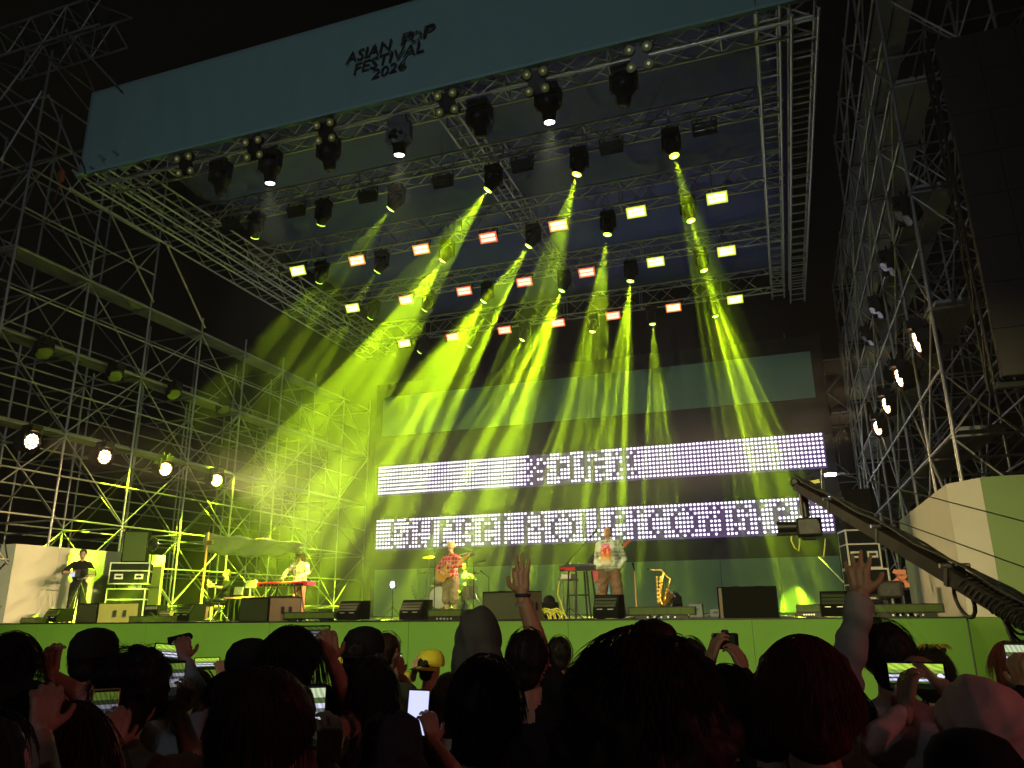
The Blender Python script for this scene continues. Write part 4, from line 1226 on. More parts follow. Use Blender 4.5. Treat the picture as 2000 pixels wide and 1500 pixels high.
q.path([(.25, 0, .5), (.18, 0, .3), (.02, 0, .05)], .014)
for k in range(3): q.tube((.03, 0, .12), (.03 + .25 * math.cos(2.1 * k), .25 * math.sin(2.1 * k), 0.01), .012)
q.build("floor_stand", "black_metal", t)
# dark cases at the back right
x_, w_ = span(1312, 1333, 16.4)
o = MB().prism([(-w_ / 2, 0, 0), (w_ / 2, 0, 0), (w_ * .32, 0, .42), (0, 0, .5), (-w_ * .32, 0, .42)], (0, .3, 0)).build("instrument_case", "case_black", None, (x_, 16.4, DECK)); tag(o, "dark house shaped instrument case right of the saxophone", "case")
for p0, p1, pt, Y, lab in ((1348, 1374, 1180, 17.0, "grey equipment box in front of the low back wall"), (1388, 1410, 1190, 17.5, "low dark box left of the large black subwoofer")):
    x_, w_ = span(p0, p1, Y); hh = hz_(p0, pt, Y) - DECK
    t = thing("equipment_box", lab, "box", (x_, Y, DECK))
    MB().box((0, 0, hh / 2), (w_, .3, hh), bev=.01).build("shell", "case_side", t); box_obj("handle", (0, -.156, hh * .6), (w_ * .4, .012, .03), "black_plastic", t)

# right side: tall flight cases, orange bag, camera crew gear
YC = 17.6
x_, w_ = span(1655, 1704, YC, 1080)
zb = hz_(1680, 1112, YC); zt2 = hz_(1680, 1037, YC)
flight_case("lower tall flight case at the right edge of the stage", (x_ + .05, YC, DECK), (w_ + .25, .7, zb - DECK), R(8), 1)
flight_case("upper flight case with two silver handles behind the crane", (x_, YC, zb + .004), (w_ + .15, .7, zt2 - zb), R(8), 2, wheels=False)
t = thing("black_backstage_box", "black box on top of the tall flight cases", "box", (x_ + .02, YC + .05, zt2 + .004), (0, 0, R(8)))
MB().box((0, 0, .42), (w_ + .1, .6, .84), bev=.02).build("shell", "case_black", t); box_obj("seam", (0, -.306, .5), (w_ * .9, .008, .012), "black_plastic", t)
p = at(1735, 1152, 15.6)
t = thing("covered_camera", "black covered camera on a pedestal by the right wing wall", "camera", (p.x, 15.6, DECK))
MB().box((0, 0, p.z - DECK), (.42, .5, .3), bev=.05).build("cover", "rain_hood", t); MB().tube((-.05, 0, 0), (-.05, 0, p.z - DECK - .1), .06, .05).build("pedestal", "black_metal", t)
MB().tube((-.2, -.1, p.z - DECK), (-.42, -.2, p.z - DECK), .07, .08).build("lens", "black_plastic", t)
p = at(1757, 1130, 16.2)
b = MB(); random.seed(3)
for k in range(11): b.box((random.uniform(-.13, .13), random.uniform(-.06, .06), random.uniform(-.16, .16)), (random.uniform(.06, .14), .09, random.uniform(.04, .09)), Matrix.Rotation(random.uniform(-.6, .6), 3, 'Y'))
mat("orange_bundle", (0.75, 0.25, 0.14), 0.6, 0, 0.4, 12)
t = thing("strap_bundle", "orange and white straps bundled on a hook by the right wing wall", "straps", (p.x, p.y, p.z))
o = b.build("straps", "orange_bundle", t); o["kind"] = "stuff"
tube_obj("hook_pole", (0, .08, -(p.z - DECK)), (0, .08, .3), .018, "black_metal", t)
# white tube lamp behind the backdrop's right edge
p = at(1625, 927, 27.0)
t = thing("work_light", "small white tube lamp glowing right of the upper lamp board", "lamp", (p.x, 27.0, p.z))
MB().tube((-.22, 0, 0), (.12, 0, .01), .05, n=10).build("tube", "bulb_white", t)
MB().box((.25, 0, .01), (.28, .08, .06)).build("fitting", "case_edge", t)
MB().tube((.3, .05, 0), (.3, .05, 1.2), .012).build("hanger", "black_metal", t)
# diagonal pale pole leaning at the back right
a_, b_ = at(1598, 1088, 22.0), at(1650, 1140, 22.0)
o = MB().tube((0, 0, 0), b_ - a_, .02).tube(b_ - a_, (b_ - a_) + Vector((1.35, .2, -(b_.z - DECK))), .02).build("leaning_pole", "case_edge", None, a_); tag(o, "thin pale pole leaning across the back right of the stage", "pole")

# ------------------------------------------------------------------ camera crane
tip = at(1556, 948, 12.0); root = at(2040, 1228, 6.8)
t = thing("camera_crane", "long dark camera crane reaching in from the right over the stage", "camera crane", (root.x + .55, root.y - .45, 0))
o_ = Vector(t.location)
tip -= o_; root -= o_
ax = (root - tip); L = ax.length; ax.normalize(); sd = ax.cross(Vector((0, 0, 1))).normalized(); upv = sd.cross(ax)
if upv.z < 0: upv = -upv
def beam(a_, b_, w, h, nm, m_="jib_metal"):
    vs = []
    for p_ in (a_, b_):
        for su in (-1, 1):
            for ss in (-1, 1): vs.append(p_ + sd * (ss * w / 2) + upv * (su * h / 2))
    MB().add(vs, [(0, 1, 3, 2), (4, 6, 7, 5), (0, 4, 5, 1), (2, 3, 7, 6), (0, 2, 6, 4), (1, 5, 7, 3)]).build(nm, m_, t)
segs = [0.0, .26, .52, .78, 1.0]
for i in range(4):
    a_ = tip + ax * L * segs[i] + ax * .012; b_ = tip + ax * L * segs[i + 1]
    hgt = .115 + .008 * i
    beam(a_, b_, hgt, hgt * 1.05, "arm_segment")
    j_ = b_
    if i < 3:
        beam(j_ - ax * .03, j_ + ax * .03, hgt * 1.22, hgt * 1.28, "arm_joint", "black_metal")
        MB().tube(j_ + upv * .1 - sd * .13, j_ + upv * .1 + sd * .13, .022).build("joint_bolt", "chrome", t)
for k in range(3):
    pts = [tip + ax * L * (i / 12) + upv * (.11 + .015 * k + .012 * i / 12 + .02 * math.sin(i * 1.9 + k)) + sd * (.05 * (k - 1)) for i in range(13)]
    MB().path(pts, .014, 5).build("arm_cable", "black_cable", t)
MB().tube(tip + ax * 1.1 + upv * .12, tip + ax * 1.1 + upv * .42, .02).build("stay_post", "chrome", t)
MB().tube(tip + ax * .2 + upv * .1, tip + ax * 1.1 + upv * .42, .006).build("stay_wire", "black_cable", t)
MB().tube(tip + ax * 1.1 + upv * .42, root + upv * .75, .006).build("stay_wire", "black_cable", t)
MB().tube(tip + ax * 2.2 + upv * .15, root + upv * .4, .006).build("stay_wire", "black_cable", t)
# near end cable loops
for k in range(7):
    c_ = root - ax * (.75 - .05 * k); pts = []
    for i in range(13):
        u = i / 12
        pts.append(c_ + ax * (.5 * u) + Vector((0, 0, -(.16 + .035 * k) * math.sin(math.pi * u) - .05)) + sd * (.02 * k - .06))
    MB().path(pts, .011, 5).build("cable_loop", "black_cable", t)
c_ = root - ax * 1.15; pts = []
for i in range(17):
    u = 2 * math.pi * i / 16
    pts.append(c_ + ax * (.17 * math.cos(u)) + Vector((0, 0, -.16 + .14 * math.sin(u))))
MB().path(pts, .018, 6).build("cable_loop", "black_cable", t)
for k in range(5):
    pts = []
    for i in range(25):
        u = i / 24
        c_ = root - ax * (1.0 - .9 * u)
        pts.append(c_ + (sd * math.cos(u * 14 + k * 1.25) + upv * math.sin(u * 14 + k * 1.25)) * (.092 + .010 * math.sin(u * 9 + k)))
    MB().path(pts, .010, 5).build("wrapped_cable", "black_cable", t)
MB().tube((0, 0, 0), root + Vector((.05, 0, -.1)), .09, .07).build("pedestal", "black_metal", t)
for k in range(3): tube_obj("leg", (0, 0, .5), (.7 * math.cos(2.1 * k), .7 * math.sin(2.1 * k), 0.02), .03, "black_metal", t)
# remote head with camera
def hd_(px, py, Y=11.95): return at(px, py, Y) - o_
MB().box(hd_(1578, 945), (.32, .16, .05), Matrix.Rotation(R(-8), 3, 'Y')).build("head_plate", "yellow_cable", t)
MB().box(hd_(1590, 958) + Vector((0, -.1, 0)), (.1, .03, .2), Matrix.Rotation(R(-30), 3, 'Y'), bev=.015).build("head_bracket", "tan_tape", t)
MB().tube(hd_(1566, 945), hd_(1574, 1010), .07, .06).build("head_post", "black_metal", t)
MB().box(hd_(1574, 958), (.2, .2, .14), bev=.03).build("head_motor", "black_plastic", t)
MB().box(hd_(1580, 1030), (.34, .3, .26), bev=.03).build("camera_body", "black_plastic", t)
MB().tube(hd_(1562, 1029), hd_(1518, 1031), .075, .09, n=14).build("camera_lens", "black_plastic", t)
MB().box(hd_(1560, 1042), (.6, .2, .03)).build("camera_plate", "jib_metal", t)
MB().box(hd_(1580, 1050), (.18, .14, .06), bev=.01).build("counter_box", "jib_metal", t)
MB().box(hd_(1553, 942), (.12, .14, .1), bev=.02).build("tip_motor", "black_plastic", t)
MB().path([hd_(1547, 1042), hd_(1545, 1055), hd_(1552, 1070), hd_(1560, 1076), hd_(1562, 1062), hd_(1562, 1045)], .012, 5).build("hanging_cable", "yellow_cable", t)
MB().path([hd_(1612, 1052), hd_(1610, 1075), hd_(1608, 1088)], .008, 5).build("hanging_cable", "yellow_cable", t)
MB().path([hd_(1580, 943), hd_(1592, 935), hd_(1604, 942), hd_(1614, 950)], .012, 5).build("tip_cable", "black_cable", t)
# ------------------------------------------------------------------ people
import numpy as np
from mathutils import noise as mnoise
mat("skin", (0.36, 0.20, 0.14), 0.5, 0, 0.08, 20)  # darker crowd copy, the dim light put into its colour
mat("skin_lit", (0.60, 0.36, 0.24), 0.5, 0, 0.08, 20)  # paler copy for people in stage light, brightness put into the colour
mat("hair_black", (0.009, 0.007, 0.006), 0.6, 0, 0.3, 30, spec=0.22)
mat("hair_brown", (0.028, 0.013, 0.008), 0.6, 0, 0.3, 30, spec=0.22)
mat("hair_red", (0.085, 0.016, 0.010), 0.6, 0, 0.3, 30, spec=0.22)
mat("hair_lit_yellow", (0.42, 0.36, 0.05), 0.6, 0, 0.3, 30, spec=0.22)
mat("cloth_black", (0.010, 0.010, 0.012), 0.85, 0, 0.25, 12, 0.2, spec=0.2)
mat("cloth_char", (0.035, 0.036, 0.042), 0.85, 0, 0.25, 12, 0.2)
mat("cloth_grey", (0.30, 0.28, 0.29), 0.85, 0, 0.2, 12, 0.3)
mat("cloth_olive", (0.055, 0.06, 0.035), 0.85, 0, 0.2, 12, 0.2)
mat("cloth_navy", (0.02, 0.024, 0.045), 0.85, 0, 0.2, 12, 0.2)
mat("cloth_wine", (0.09, 0.02, 0.025), 0.85, 0, 0.2, 12, 0.2)
mat("cloth_yellow", (0.72, 0.66, 0.04), 0.75, 0, 0.1, 12, 0.2)
mat("cloth_brown", (0.20, 0.115, 0.065), 0.8, 0, 0.15, 10, 0.2)
mat("cloth_taupe", (0.24, 0.18, 0.12), 0.8, 0, 0.15, 10, 0.2)
mat("cloth_teal", (0.30, 0.55, 0.48), 0.8, 0, 0.15, 10, 0.2)
mat("cloth_jeans", (0.22, 0.38, 0.46), 0.8, 0, 0.15, 20, 0.2)
mat("cloth_salmon", (0.62, 0.27, 0.15), 0.8, 0, 0.15, 10, 0.2)
mat("hijab_cloth", (0.66, 0.42, 0.38), 0.7, 0, 0.12, 6, 0.15)
mat("cap_khaki", (0.48, 0.42, 0.22), 0.8, 0, 0.1, 12)
mat("shoe_black", (0.015, 0.015, 0.015), 0.5, 0, 0.1, 12)
mat("dark_glass", (0.01, 0.01, 0.012), 0.1, 0, 0, 1)
mat("lip", (0.30, 0.10, 0.08), 0.5, 0, 0, 1)

def plaid(name, base, line1, line2, sc=1.0):
    m = bpy.data.materials.new(name); m.use_nodes = True
    n, l = m.node_tree.nodes, m.node_tree.links
    b = n["Principled BSDF"]; b.inputs["Roughness"].default_value = .85
    tc = n.new("ShaderNodeTexCoord")
    cur = None
    for axis, per, w_, col in (("X", 26 * sc, .45, line1), ("Z", 24 * sc, .45, line1), ("X", 55 * sc, .75, line2), ("Z", 52 * sc, .75, line2)):
        sp = n.new("ShaderNodeSeparateXYZ"); l.new(tc.outputs["Object"], sp.inputs[0])
        mu = n.new("ShaderNodeMath"); mu.operation = 'MULTIPLY'; mu.inputs[1].default_value = per * 2.2; l.new(sp.outputs[axis], mu.inputs[0])
        si = n.new("ShaderNodeMath"); si.operation = 'SINE'; l.new(mu.outputs[0], si.inputs[0])
        gt = n.new("ShaderNodeMath"); gt.operation = 'GREATER_THAN'; gt.inputs[1].default_value = w_; l.new(si.outputs[0], gt.inputs[0])
        ml = n.new("ShaderNodeMath"); ml.operation = 'MULTIPLY'; ml.inputs[1].default_value = .6; l.new(gt.outputs[0], ml.inputs[0])
        mx = n.new("ShaderNodeMix"); mx.data_type = 'RGBA'
        l.new(ml.outputs[0], mx.inputs["Factor"])
        if cur is None: mx.inputs["A"].default_value = (*base, 1)
        else: l.new(cur, mx.inputs["A"])
        mx.inputs["B"].default_value = (*col, 1)
        cur = mx.outputs["Result"]
    l.new(cur, b.inputs["Base Color"])
    MATS[name] = m
plaid("plaid_red", (0.62, 0.035, 0.06), (0.28, 0.02, 0.03), (0.85, 0.40, 0.36), .55)
plaid("plaid_cream", (0.70, 0.64, 0.42), (0.16, 0.09, 0.05), (0.85, 0.8, 0.6), .6)
plaid("plaid_mint", (0.52, 0.60, 0.46), (0.10, 0.13, 0.10), (0.62, 0.68, 0.55), .42)
# printed shirt front: pink lettering blocks over orange
m = mat("print_shirt", (0.7, 0.7, 0.6), 0.8, 0, 0, 1)
n, l = m.node_tree.nodes, m.node_tree.links
tc = n.new("ShaderNodeTexCoord"); sp = n.new("ShaderNodeSeparateXYZ"); l.new(tc.outputs["Object"], sp.inputs[0])
mr = n.new("ShaderNodeMapRange"); mr.inputs["From Min"].default_value = 1.05; mr.inputs["From Max"].default_value = 1.38; l.new(sp.outputs["Z"], mr.inputs["Value"])
cr = n.new("ShaderNodeValToRGB"); l.new(mr.outputs[0], cr.inputs[0])
cr.color_ramp.elements[0].color = (0.72, 0.70, 0.52, 1); cr.color_ramp.elements[1].color = (0.62, 0.10, 0.28, 1)
for pos, col in ((.22, (0.75, 0.45, 0.05, 1)), (.5, (0.75, 0.10, 0.02, 1)), (.72, (0.70, 0.06, 0.06, 1))):
    e = cr.color_ramp.elements.new(pos); e.color = col
nz = n.new("ShaderNodeTexNoise"); nz.inputs["Scale"].default_value = 26; l.new(tc.outputs["Object"], nz.inputs["Vector"])
mx = n.new("ShaderNodeMix"); mx.data_type = 'RGBA'; mx.inputs["B"].default_value = (0.85, 0.55, 0.35, 1)
gt = n.new("ShaderNodeMath"); gt.operation = 'GREATER_THAN'; gt.inputs[1].default_value = .58; l.new(nz.outputs["Fac"], gt.inputs[0]); l.new(gt.outputs[0], mx.inputs["Factor"])
l.new(cr.outputs[0], mx.inputs["A"]); l.new(mx.outputs["Result"], n["Principled BSDF"].inputs["Base Color"])

def V(*a): return Vector(a)
def remesh(pieces, voxel, smooth=4):
    """pieces: ('c',p0,r0,p1,r1,tag) tapered capsules, ('e',c,r,rotmatrix|None,tag) ellipsoids -> verts, faces, face tags"""
    b = MB()
    for q in pieces:
        if q[0] == 'c':
            _, p0, r0, p1, r1, _t = q
            b.tube(p0, p1, r0, r1, n=12); b.ellipsoid(p0, (r0, r0, r0), None, 10, 8); b.ellipsoid(p1, (r1, r1, r1), None, 10, 8)
        else:
            _, c, r, rot, _t = q
            b.ellipsoid(c, r, rot, 18, 12)
    me = b.mesh("tmp", "skin")
    o = bpy.data.objects.new("tmp", me); COL.objects.link(o)
    md = o.modifiers.new("r", 'REMESH'); md.mode = 'VOXEL'; md.voxel_size = voxel
    ms = o.modifiers.new("s", 'SMOOTH'); ms.factor = .5; ms.iterations = smooth
    dg = bpy.context.evaluated_depsgraph_get()
    out = bpy.data.meshes.new_from_object(o.evaluated_get(dg))
    bpy.data.objects.remove(o); bpy.data.meshes.remove(me)
    nv = len(out.vertices); co = np.empty(nv * 3, np.float32); out.vertices.foreach_get("co", co); co = co.reshape(-1, 3).astype(float)
    lv = np.empty(len(out.loops), np.int32); out.loops.foreach_get("vertex_index", lv)
    fs = lv.reshape(-1, 4)
    bpy.data.meshes.remove(out)
    cen = co[fs].mean(1)
    best = np.full(len(fs), 1e9); tg = np.zeros(len(fs), int); tags = []
    for q in pieces:
        t_ = q[-1]
        if t_ not in tags: tags.append(t_)
        if q[0] == 'c':
            p0, r0, p1, r1 = np.array(q[1]), q[2], np.array(q[3]), q[4]
            d = p1 - p0; L2 = max(d @ d, 1e-9)
            u = np.clip(((cen - p0) @ d) / L2, 0, 1)
            dist = np.linalg.norm(cen - (p0 + u[:, None] * d), axis=1) - (r0 + (r1 - r0) * u)
        else:
            c = np.array(q[1]); r = np.array(q[2]); x = cen - c
            if q[3] is not None: x = x @ np.array(q[3])
            k = np.linalg.norm(x / r, axis=1); dist = (k - 1) * r.min()
        mk = dist < best; best[mk] = dist[mk]; tg[mk] = tags.index(t_)
    return co, fs, np.array(tags)[tg]

def mesh_np(name, co, quads, mats, mi=None):
    """mesh from numpy arrays of points and quads"""
    me = bpy.data.meshes.new(name)
    co = np.asarray(co, np.float32); quads = np.asarray(quads, np.int32); nf = len(quads)
    me.vertices.add(len(co)); me.vertices.foreach_set("co", co.ravel())
    me.loops.add(nf * 4); me.loops.foreach_set("vertex_index", quads.ravel())
    me.polygons.add(nf); me.polygons.foreach_set("loop_start", np.arange(0, nf * 4, 4, dtype=np.int32))
    for m_ in mats: me.materials.append(MATS[m_])
    if mi is not None: me.polygons.foreach_set("material_index", np.asarray(mi, np.int32))
    me.polygons.foreach_set("use_smooth", np.ones(nf, bool))
    me.update(calc_edges=True)
    me.validate()
    return me

def ik(S_, W_, a, b_, pole):
    S_ = Vector(S_); W_ = Vector(W_); d = W_ - S_; L = min(d.length, (a + b_) * .995); d.normalize()
    x = (a * a - b_ * b_ + L * L) / (2 * L); h = math.sqrt(max(a * a - x * x, 1e-6))
    p = Vector(pole); p = (p - d * p.dot(d))
    p.normalize()
    return S_ + d * x + p * h, S_ + d * L

CURL = {'open': (.12, .1, .12, .15), 'phone': (.55, .6, .62, .65), 'fist': (1.25, 1.3, 1.3, 1.3), 'ok': (.95, .06, .05, .08), 'claw': (.35, .3, .38, .5), 'relax': (.35, .42, .5, .55), 'v': (.05, .05, 1.2, 1.25)}
def hand_pieces(W_, d, n, side, pose, s=1.0, tag_='skin', spread=.06):
    """W wrist, d pointing direction, n palm normal, side +1: thumb toward d x n"""
    W_ = Vector(W_); d = Vector(d).normalized(); n = Vector(n); n = (n - d * n.dot(d)).normalized()
    t = d.cross(n) * side
    P = [('c', W_ - d * .03 * s, .026 * s, W_ + d * .015 * s, .025 * s, tag_)]
    for k in (-1, 0, 1): P.append(('c', W_ + d * .02 * s + t * (.018 * k * s), .016 * s, W_ + d * .085 * s + t * (.025 * k * s), .0135 * s, tag_))
    for i, (L, c) in enumerate(zip((.072, .082, .076, .06), CURL[pose])):
        off = (1.5 - i) * .020 * s
        p = W_ + d * (.085 - (.006 if i in (0, 3) else 0)) * s + t * off
        dv = (d + t * (1.5 - i) * spread).normalized()
        for j, f_ in enumerate((.45, .30, .25)):
            ang = c * (j + .6)
            v = dv * math.cos(ang) + n * math.sin(ang)
            q = p + v * L * f_ * s
            P.append(('c', p, (.0098 - .0012 * j) * s, q, (.0088 - .0012 * j) * s, tag_)); p = q
    p = W_ + d * .022 * s + t * .026 * s
    tv = (d * .55 + t * .75 + n * (.35 if pose in ('phone', 'fist', 'relax') else .15)).normalized()
    q = p + tv * .042 * s; P.append(('c', p, .014 * s, q, .011 * s, tag_))
    tv2 = (d * .9 + t * (.15 if pose in ('ok', 'fist') else .45) + n * .3).normalized()
    P.append(('c', q, .0105 * s, q + tv2 * .032 * s, .009 * s, tag_))
    return P

def person_mesh(H=1.72, arms=(None, None), mats=("skin", "cloth_black", "cloth_navy", "shoe_black"), sleeve=(1, 0), bag=1.0, voxel=.013, legs='stand', head_turn=(0, 0), lean=0.0, leg_bag=1.0, shorts=False, female=False, hv=.0045):
    """arms: per side (left,right) None or dict(w=wrist, hd=hand dir, pn=palm normal, pose, pole). Local frame: faces +y, feet at z 0."""
    s = H / 1.75
    P = []
    sh = .165 if female else .185
    add = P.append
    zl = 0.0
    seat = legs == 'sit'
    zo = -.42 if seat else 0.0      # seated: lower the trunk
    def q(x, y, z): return V(x * s, (y + lean * max(0, z - .95)) * s, (z + zo) * s)
    B = bag
    add(('c', q(-sh + .03, 0, 1.40), .066 * s * B, q(sh - .03, 0, 1.40), .066 * s * B, 'shirt'))
    add(('c', q(-.05, 0, 1.44), .055 * s * B, q(.05, 0, 1.44), .055 * s * B, 'shirt'))
    add(('e', q(0, .005, 1.29), (.172 * s * B, .118 * s * B, .17 * s), None, 'shirt'))
    add(('e', q(0, .01, 1.10), (.155 * s * B, .115 * s * B, .17 * s), None, 'shirt'))
    if B > 1.12: add(('e', q(0, .005, .99), (.165 * s * B, .125 * s * B, .13 * s), None, 'shirt'))
    add(('e', q(0, 0, .93), (.165 * s, .12 * s, .12 * s), None, 'pants'))
    add(('c', q(0, -.012, 1.43), .060 * s, q(0, .008, 1.56), .052 * s, 'skin'))
    hr = Matrix.Rotation(head_turn[0], 3, 'Z') @ Matrix.Rotation(head_turn[1], 3, 'X')
    hc = q(0, .018, 1.635)
    def hp(x, y, z): return hc + hr @ V(x * s, y * s, z * s)
    add(('e', hp(0, -.005, .012), (.074 * s, .096 * s, .105 * s), hr, 'skin'))
    add(('e', hp(0, .035, -.045), (.054 * s, .058 * s, .065 * s), hr, 'skin'))
    add(('c', hp(0, .086, .005), .010 * s, hp(0, .102, -.022), .014 * s, 'skin'))
    add(('e', hp(0, .075, -.058), (.026 * s, .02 * s, .014 * s), hr, 'skin'))
    for e in (-1, 1): add(('e', hp(.076 * e, -.002, -.004), (.011 * s, .02 * s, .032 * s), hr, 'skin'))
    LB = leg_bag
    for e in (-1, 1):
        hip = q(.095 * e, 0, .90)
        if legs == 'stand':
            kn, an = V(.115 * e * s, .025 * s, .50 * s), V(.125 * e * s, -.02 * s, .09 * s)
        elif legs == 'wide':
            kn, an = V(.16 * e * s, .03 * s, .50 * s), V(.19 * e * s, -.02 * s, .09 * s)
        else:
            kn, an = V(.15 * e * s, .42 * s, .50 * s), V(.15 * e * s, .40 * s, .09 * s)
        add(('c', hip, .090 * s * LB, kn, .062 * s * LB * (1.15 if LB > 1.1 else 1), 'pants'))
        if shorts:
            mid = kn + (an - kn) * .18
            add(('c', kn, .062 * s * LB * 1.2, mid, .075 * s * LB, 'pants'))
            add(('c', kn, .05 * s, kn + (an - kn) * .4, .054 * s, 'skin')); add(('c', kn + (an - kn) * .4, .054 * s, an, .036 * s, 'skin'))
        else:
            add(('c', kn, .062 * s * LB * (1.15 if LB > 1.1 else 1), an, .05 * s * LB * (1.35 if LB > 1.1 else 1), 'pants'))
        add(('c', V(an.x, an.y - .03 * s, .045 * s), .042 * s, V(an.x + .02 * e * s, an.y + .17 * s, .035 * s), .035 * s, 'shoe'))
    hands = []
    for e, a in zip((-1, 1), arms):
        S_ = q(sh * e, 0, 1.395)
        a = a or {}
        W_ = Vector(a['w']) if 'w' in a else q(.27 * e, .06, .86)
        pole = Vector(a.get('pole', (e * .6, -.4, -.7)))
        el, W_ = ik(S_, W_, .30 * s, .265 * s, pole)
        a['wrist'] = W_; a['elbow'] = el
        add(('c', S_, .056 * s * B, el, .044 * s * max(1, B), 'shirt' if sleeve[0] else 'skin'))
        fw = W_ + (el - W_) * .0
        if sleeve[1]:
            mid = el + (W_ - el) * .9
            add(('c', el, .043 * s * max(1, B), mid, .036 * s * max(1, B), 'shirt')); add(('c', mid, .028 * s, W_, .026 * s, 'skin'))
        else:
            if sleeve[0]:
                add(('c', S_ + (el - S_) * .3, .057 * s * B, S_ + (el - S_) * .75, .052 * s * B, 'shirt'))
            add(('c', el, .042 * s, el + (W_ - el) * .35, .044 * s, 'skin')); add(('c', el + (W_ - el) * .35, .044 * s, W_, .027 * s, 'skin'))
        hd = Vector(a['hd']) if 'hd' in a else (W_ - el)
        pn = Vector(a['pn']) if 'pn' in a else V(-e, 0, 0)
        side = a.get('side')
        if side is None:   # thumb forward/up for a hanging or raised natural hand
            t_ = hd.cross(pn); side = 1 if t_.dot(V(-e * .3, 1, .4)) > 0 else -1
        if a.get('pose') != 'pocket':
            hands.append(hand_pieces(W_, hd, pn, side, a.get('pose', 'relax'), s, 'skin', a.get('spread', .06)))
    co, fs, tg = remesh(P, voxel)
    slots = {'skin': 0, 'shirt': 1, 'pants': 2, 'shoe': 3, 'print': 4}
    # cloth folds: push clothed points along their normals
    fn = np.cross(co[fs[:, 2]] - co[fs[:, 0]], co[fs[:, 3]] - co[fs[:, 1]])
    vn = np.zeros_like(co)
    for k in range(4): np.add.at(vn, fs[:, k], fn)
    vn /= np.maximum(np.linalg.norm(vn, axis=1, keepdims=True), 1e-9)
    cl = np.zeros(len(co)); wt = (tg == 'shirt') | (tg == 'pants')
    for k in range(4): np.add.at(cl, fs[:, k], wt * .25)
    cl = np.minimum(cl, 1)
    x, y, z = co.T
    fold = np.sin(z * 46 + 5 * np.sin(x * 13) + 3 * np.sin(y * 17)) * .45 + np.sin(x * 52 + z * 21 + 2 * np.sin(z * 19)) * .35 + np.sin(z * 95 + x * 40 + y * 30) * .2
    co = co + vn * (cl * fold * .0065 * B)[:, None]
    cos = [co]; fcs = [fs]; mi = [np.array([slots[t_] for t_ in slots])[[list(slots).index(t_) for t_ in tg]]]
    o_ = len(co)
    for hp_ in hands:
        c2, f2, t2 = remesh(hp_, hv, 2)
        cos.append(c2); fcs.append(f2 + o_); mi.append(np.zeros(len(f2), int)); o_ += len(c2)
    me = mesh_np("person", np.concatenate(cos), np.concatenate(fcs), mats, np.concatenate(mi))
    return me, s, hc, hr

def put_person(lab, loc, rz, grp=None, **kw):
    me, s, hc, hr = person_mesh(**kw)
    o = bpy.data.objects.new("person", me); link(o)
    o.location = loc; o.rotation_euler = (0, 0, rz)
    tag(o, lab, "person", grp)
    return o, s, hc, hr

def strands(c, hr, s, n, rad, length, seed, droop=1.0, wave=0.0, thick=.0016, zmin=-.15, front=0.4):
    """n tapered three sided hair strands lying over an ellipsoid -> points, quads"""
    g = np.random.default_rng(seed)
    z = g.uniform(zmin, 1, n * 3); th = g.uniform(0, 2 * math.pi, n * 3); r_ = np.sqrt(np.maximum(0, 1 - z * z))
    d = np.stack([r_ * np.cos(th), r_ * np.sin(th), z], 1)
    d = d[~((d[:, 1] > front) & (d[:, 2] < .35))][:n]; n = len(d)
    rad = np.array(rad); q = d * rad * .985
    nrm = lambda a: a / np.maximum(np.linalg.norm(a, axis=1, keepdims=True), 1e-9)
    tg = np.stack([d[:, 0] * .9 + g.uniform(-.35, .35, n), d[:, 1] * .9 + g.uniform(-.35, .35, n), -.15 - .5 * (1 - d[:, 2])], 1)
    tg = nrm(tg - d * ((tg * d).sum(1, keepdims=True) * .92))
    L = length * g.uniform(.55, 1.25, n)[:, None]; wp = g.uniform(0, 6, n); seg = 6
    thk = thick * g.uniform(.6, 1.5, n)
    pts = []
    for k in range(seg):
        pts.append(q.copy())
        wv = np.stack([np.sin(wp + k * 1.7), np.cos(wp * 1.3 + k * 1.9), np.sin(wp * .7 + k * 2.3)], 1) * wave
        tg = nrm(tg + np.array([0, 0, -.22 * droop]) + wv)
        q = q + tg * (L / seg)
        e = q / rad; el = np.linalg.norm(e, axis=1)
        inn = (el < 1) & (q[:, 2] > -.12)
        q[inn] = (e[inn] * rad) / el[inn][:, None] * 1.004
    P = np.stack(pts, 1)                       # n,seg,3
    T = np.gradient(P, axis=1); T /= np.maximum(np.linalg.norm(T, axis=2, keepdims=True), 1e-9)
    A = np.cross(T, np.array([.3, .5, .81])); A /= np.maximum(np.linalg.norm(A, axis=2, keepdims=True), 1e-9); B = np.cross(T, A)
    rr = thk[:, None] * (1 - .8 * np.arange(seg) / (seg - 1))[None, :]
    ring = np.stack([P + (A * math.cos(t_) + B * math.sin(t_)) * rr[..., None] for t_ in (0, 2.09, 4.19)], 2)   # n,seg,3(side),3
    co = ring.reshape(-1, 3) * s
    co = co @ np.array(hr).T + np.array(c)
    base = (np.arange(n) * seg * 3)[:, None, None] + (np.arange(seg - 1) * 3)[None, :, None]
    k = np.arange(3)[None, None, :]; k2 = (np.arange(3) + 1)[None, None, :] % 3
    fs = np.stack([base + k, base + k2, base + 3 + k2, base + 3 + k], -1).reshape(-1, 4)
    return co, fs

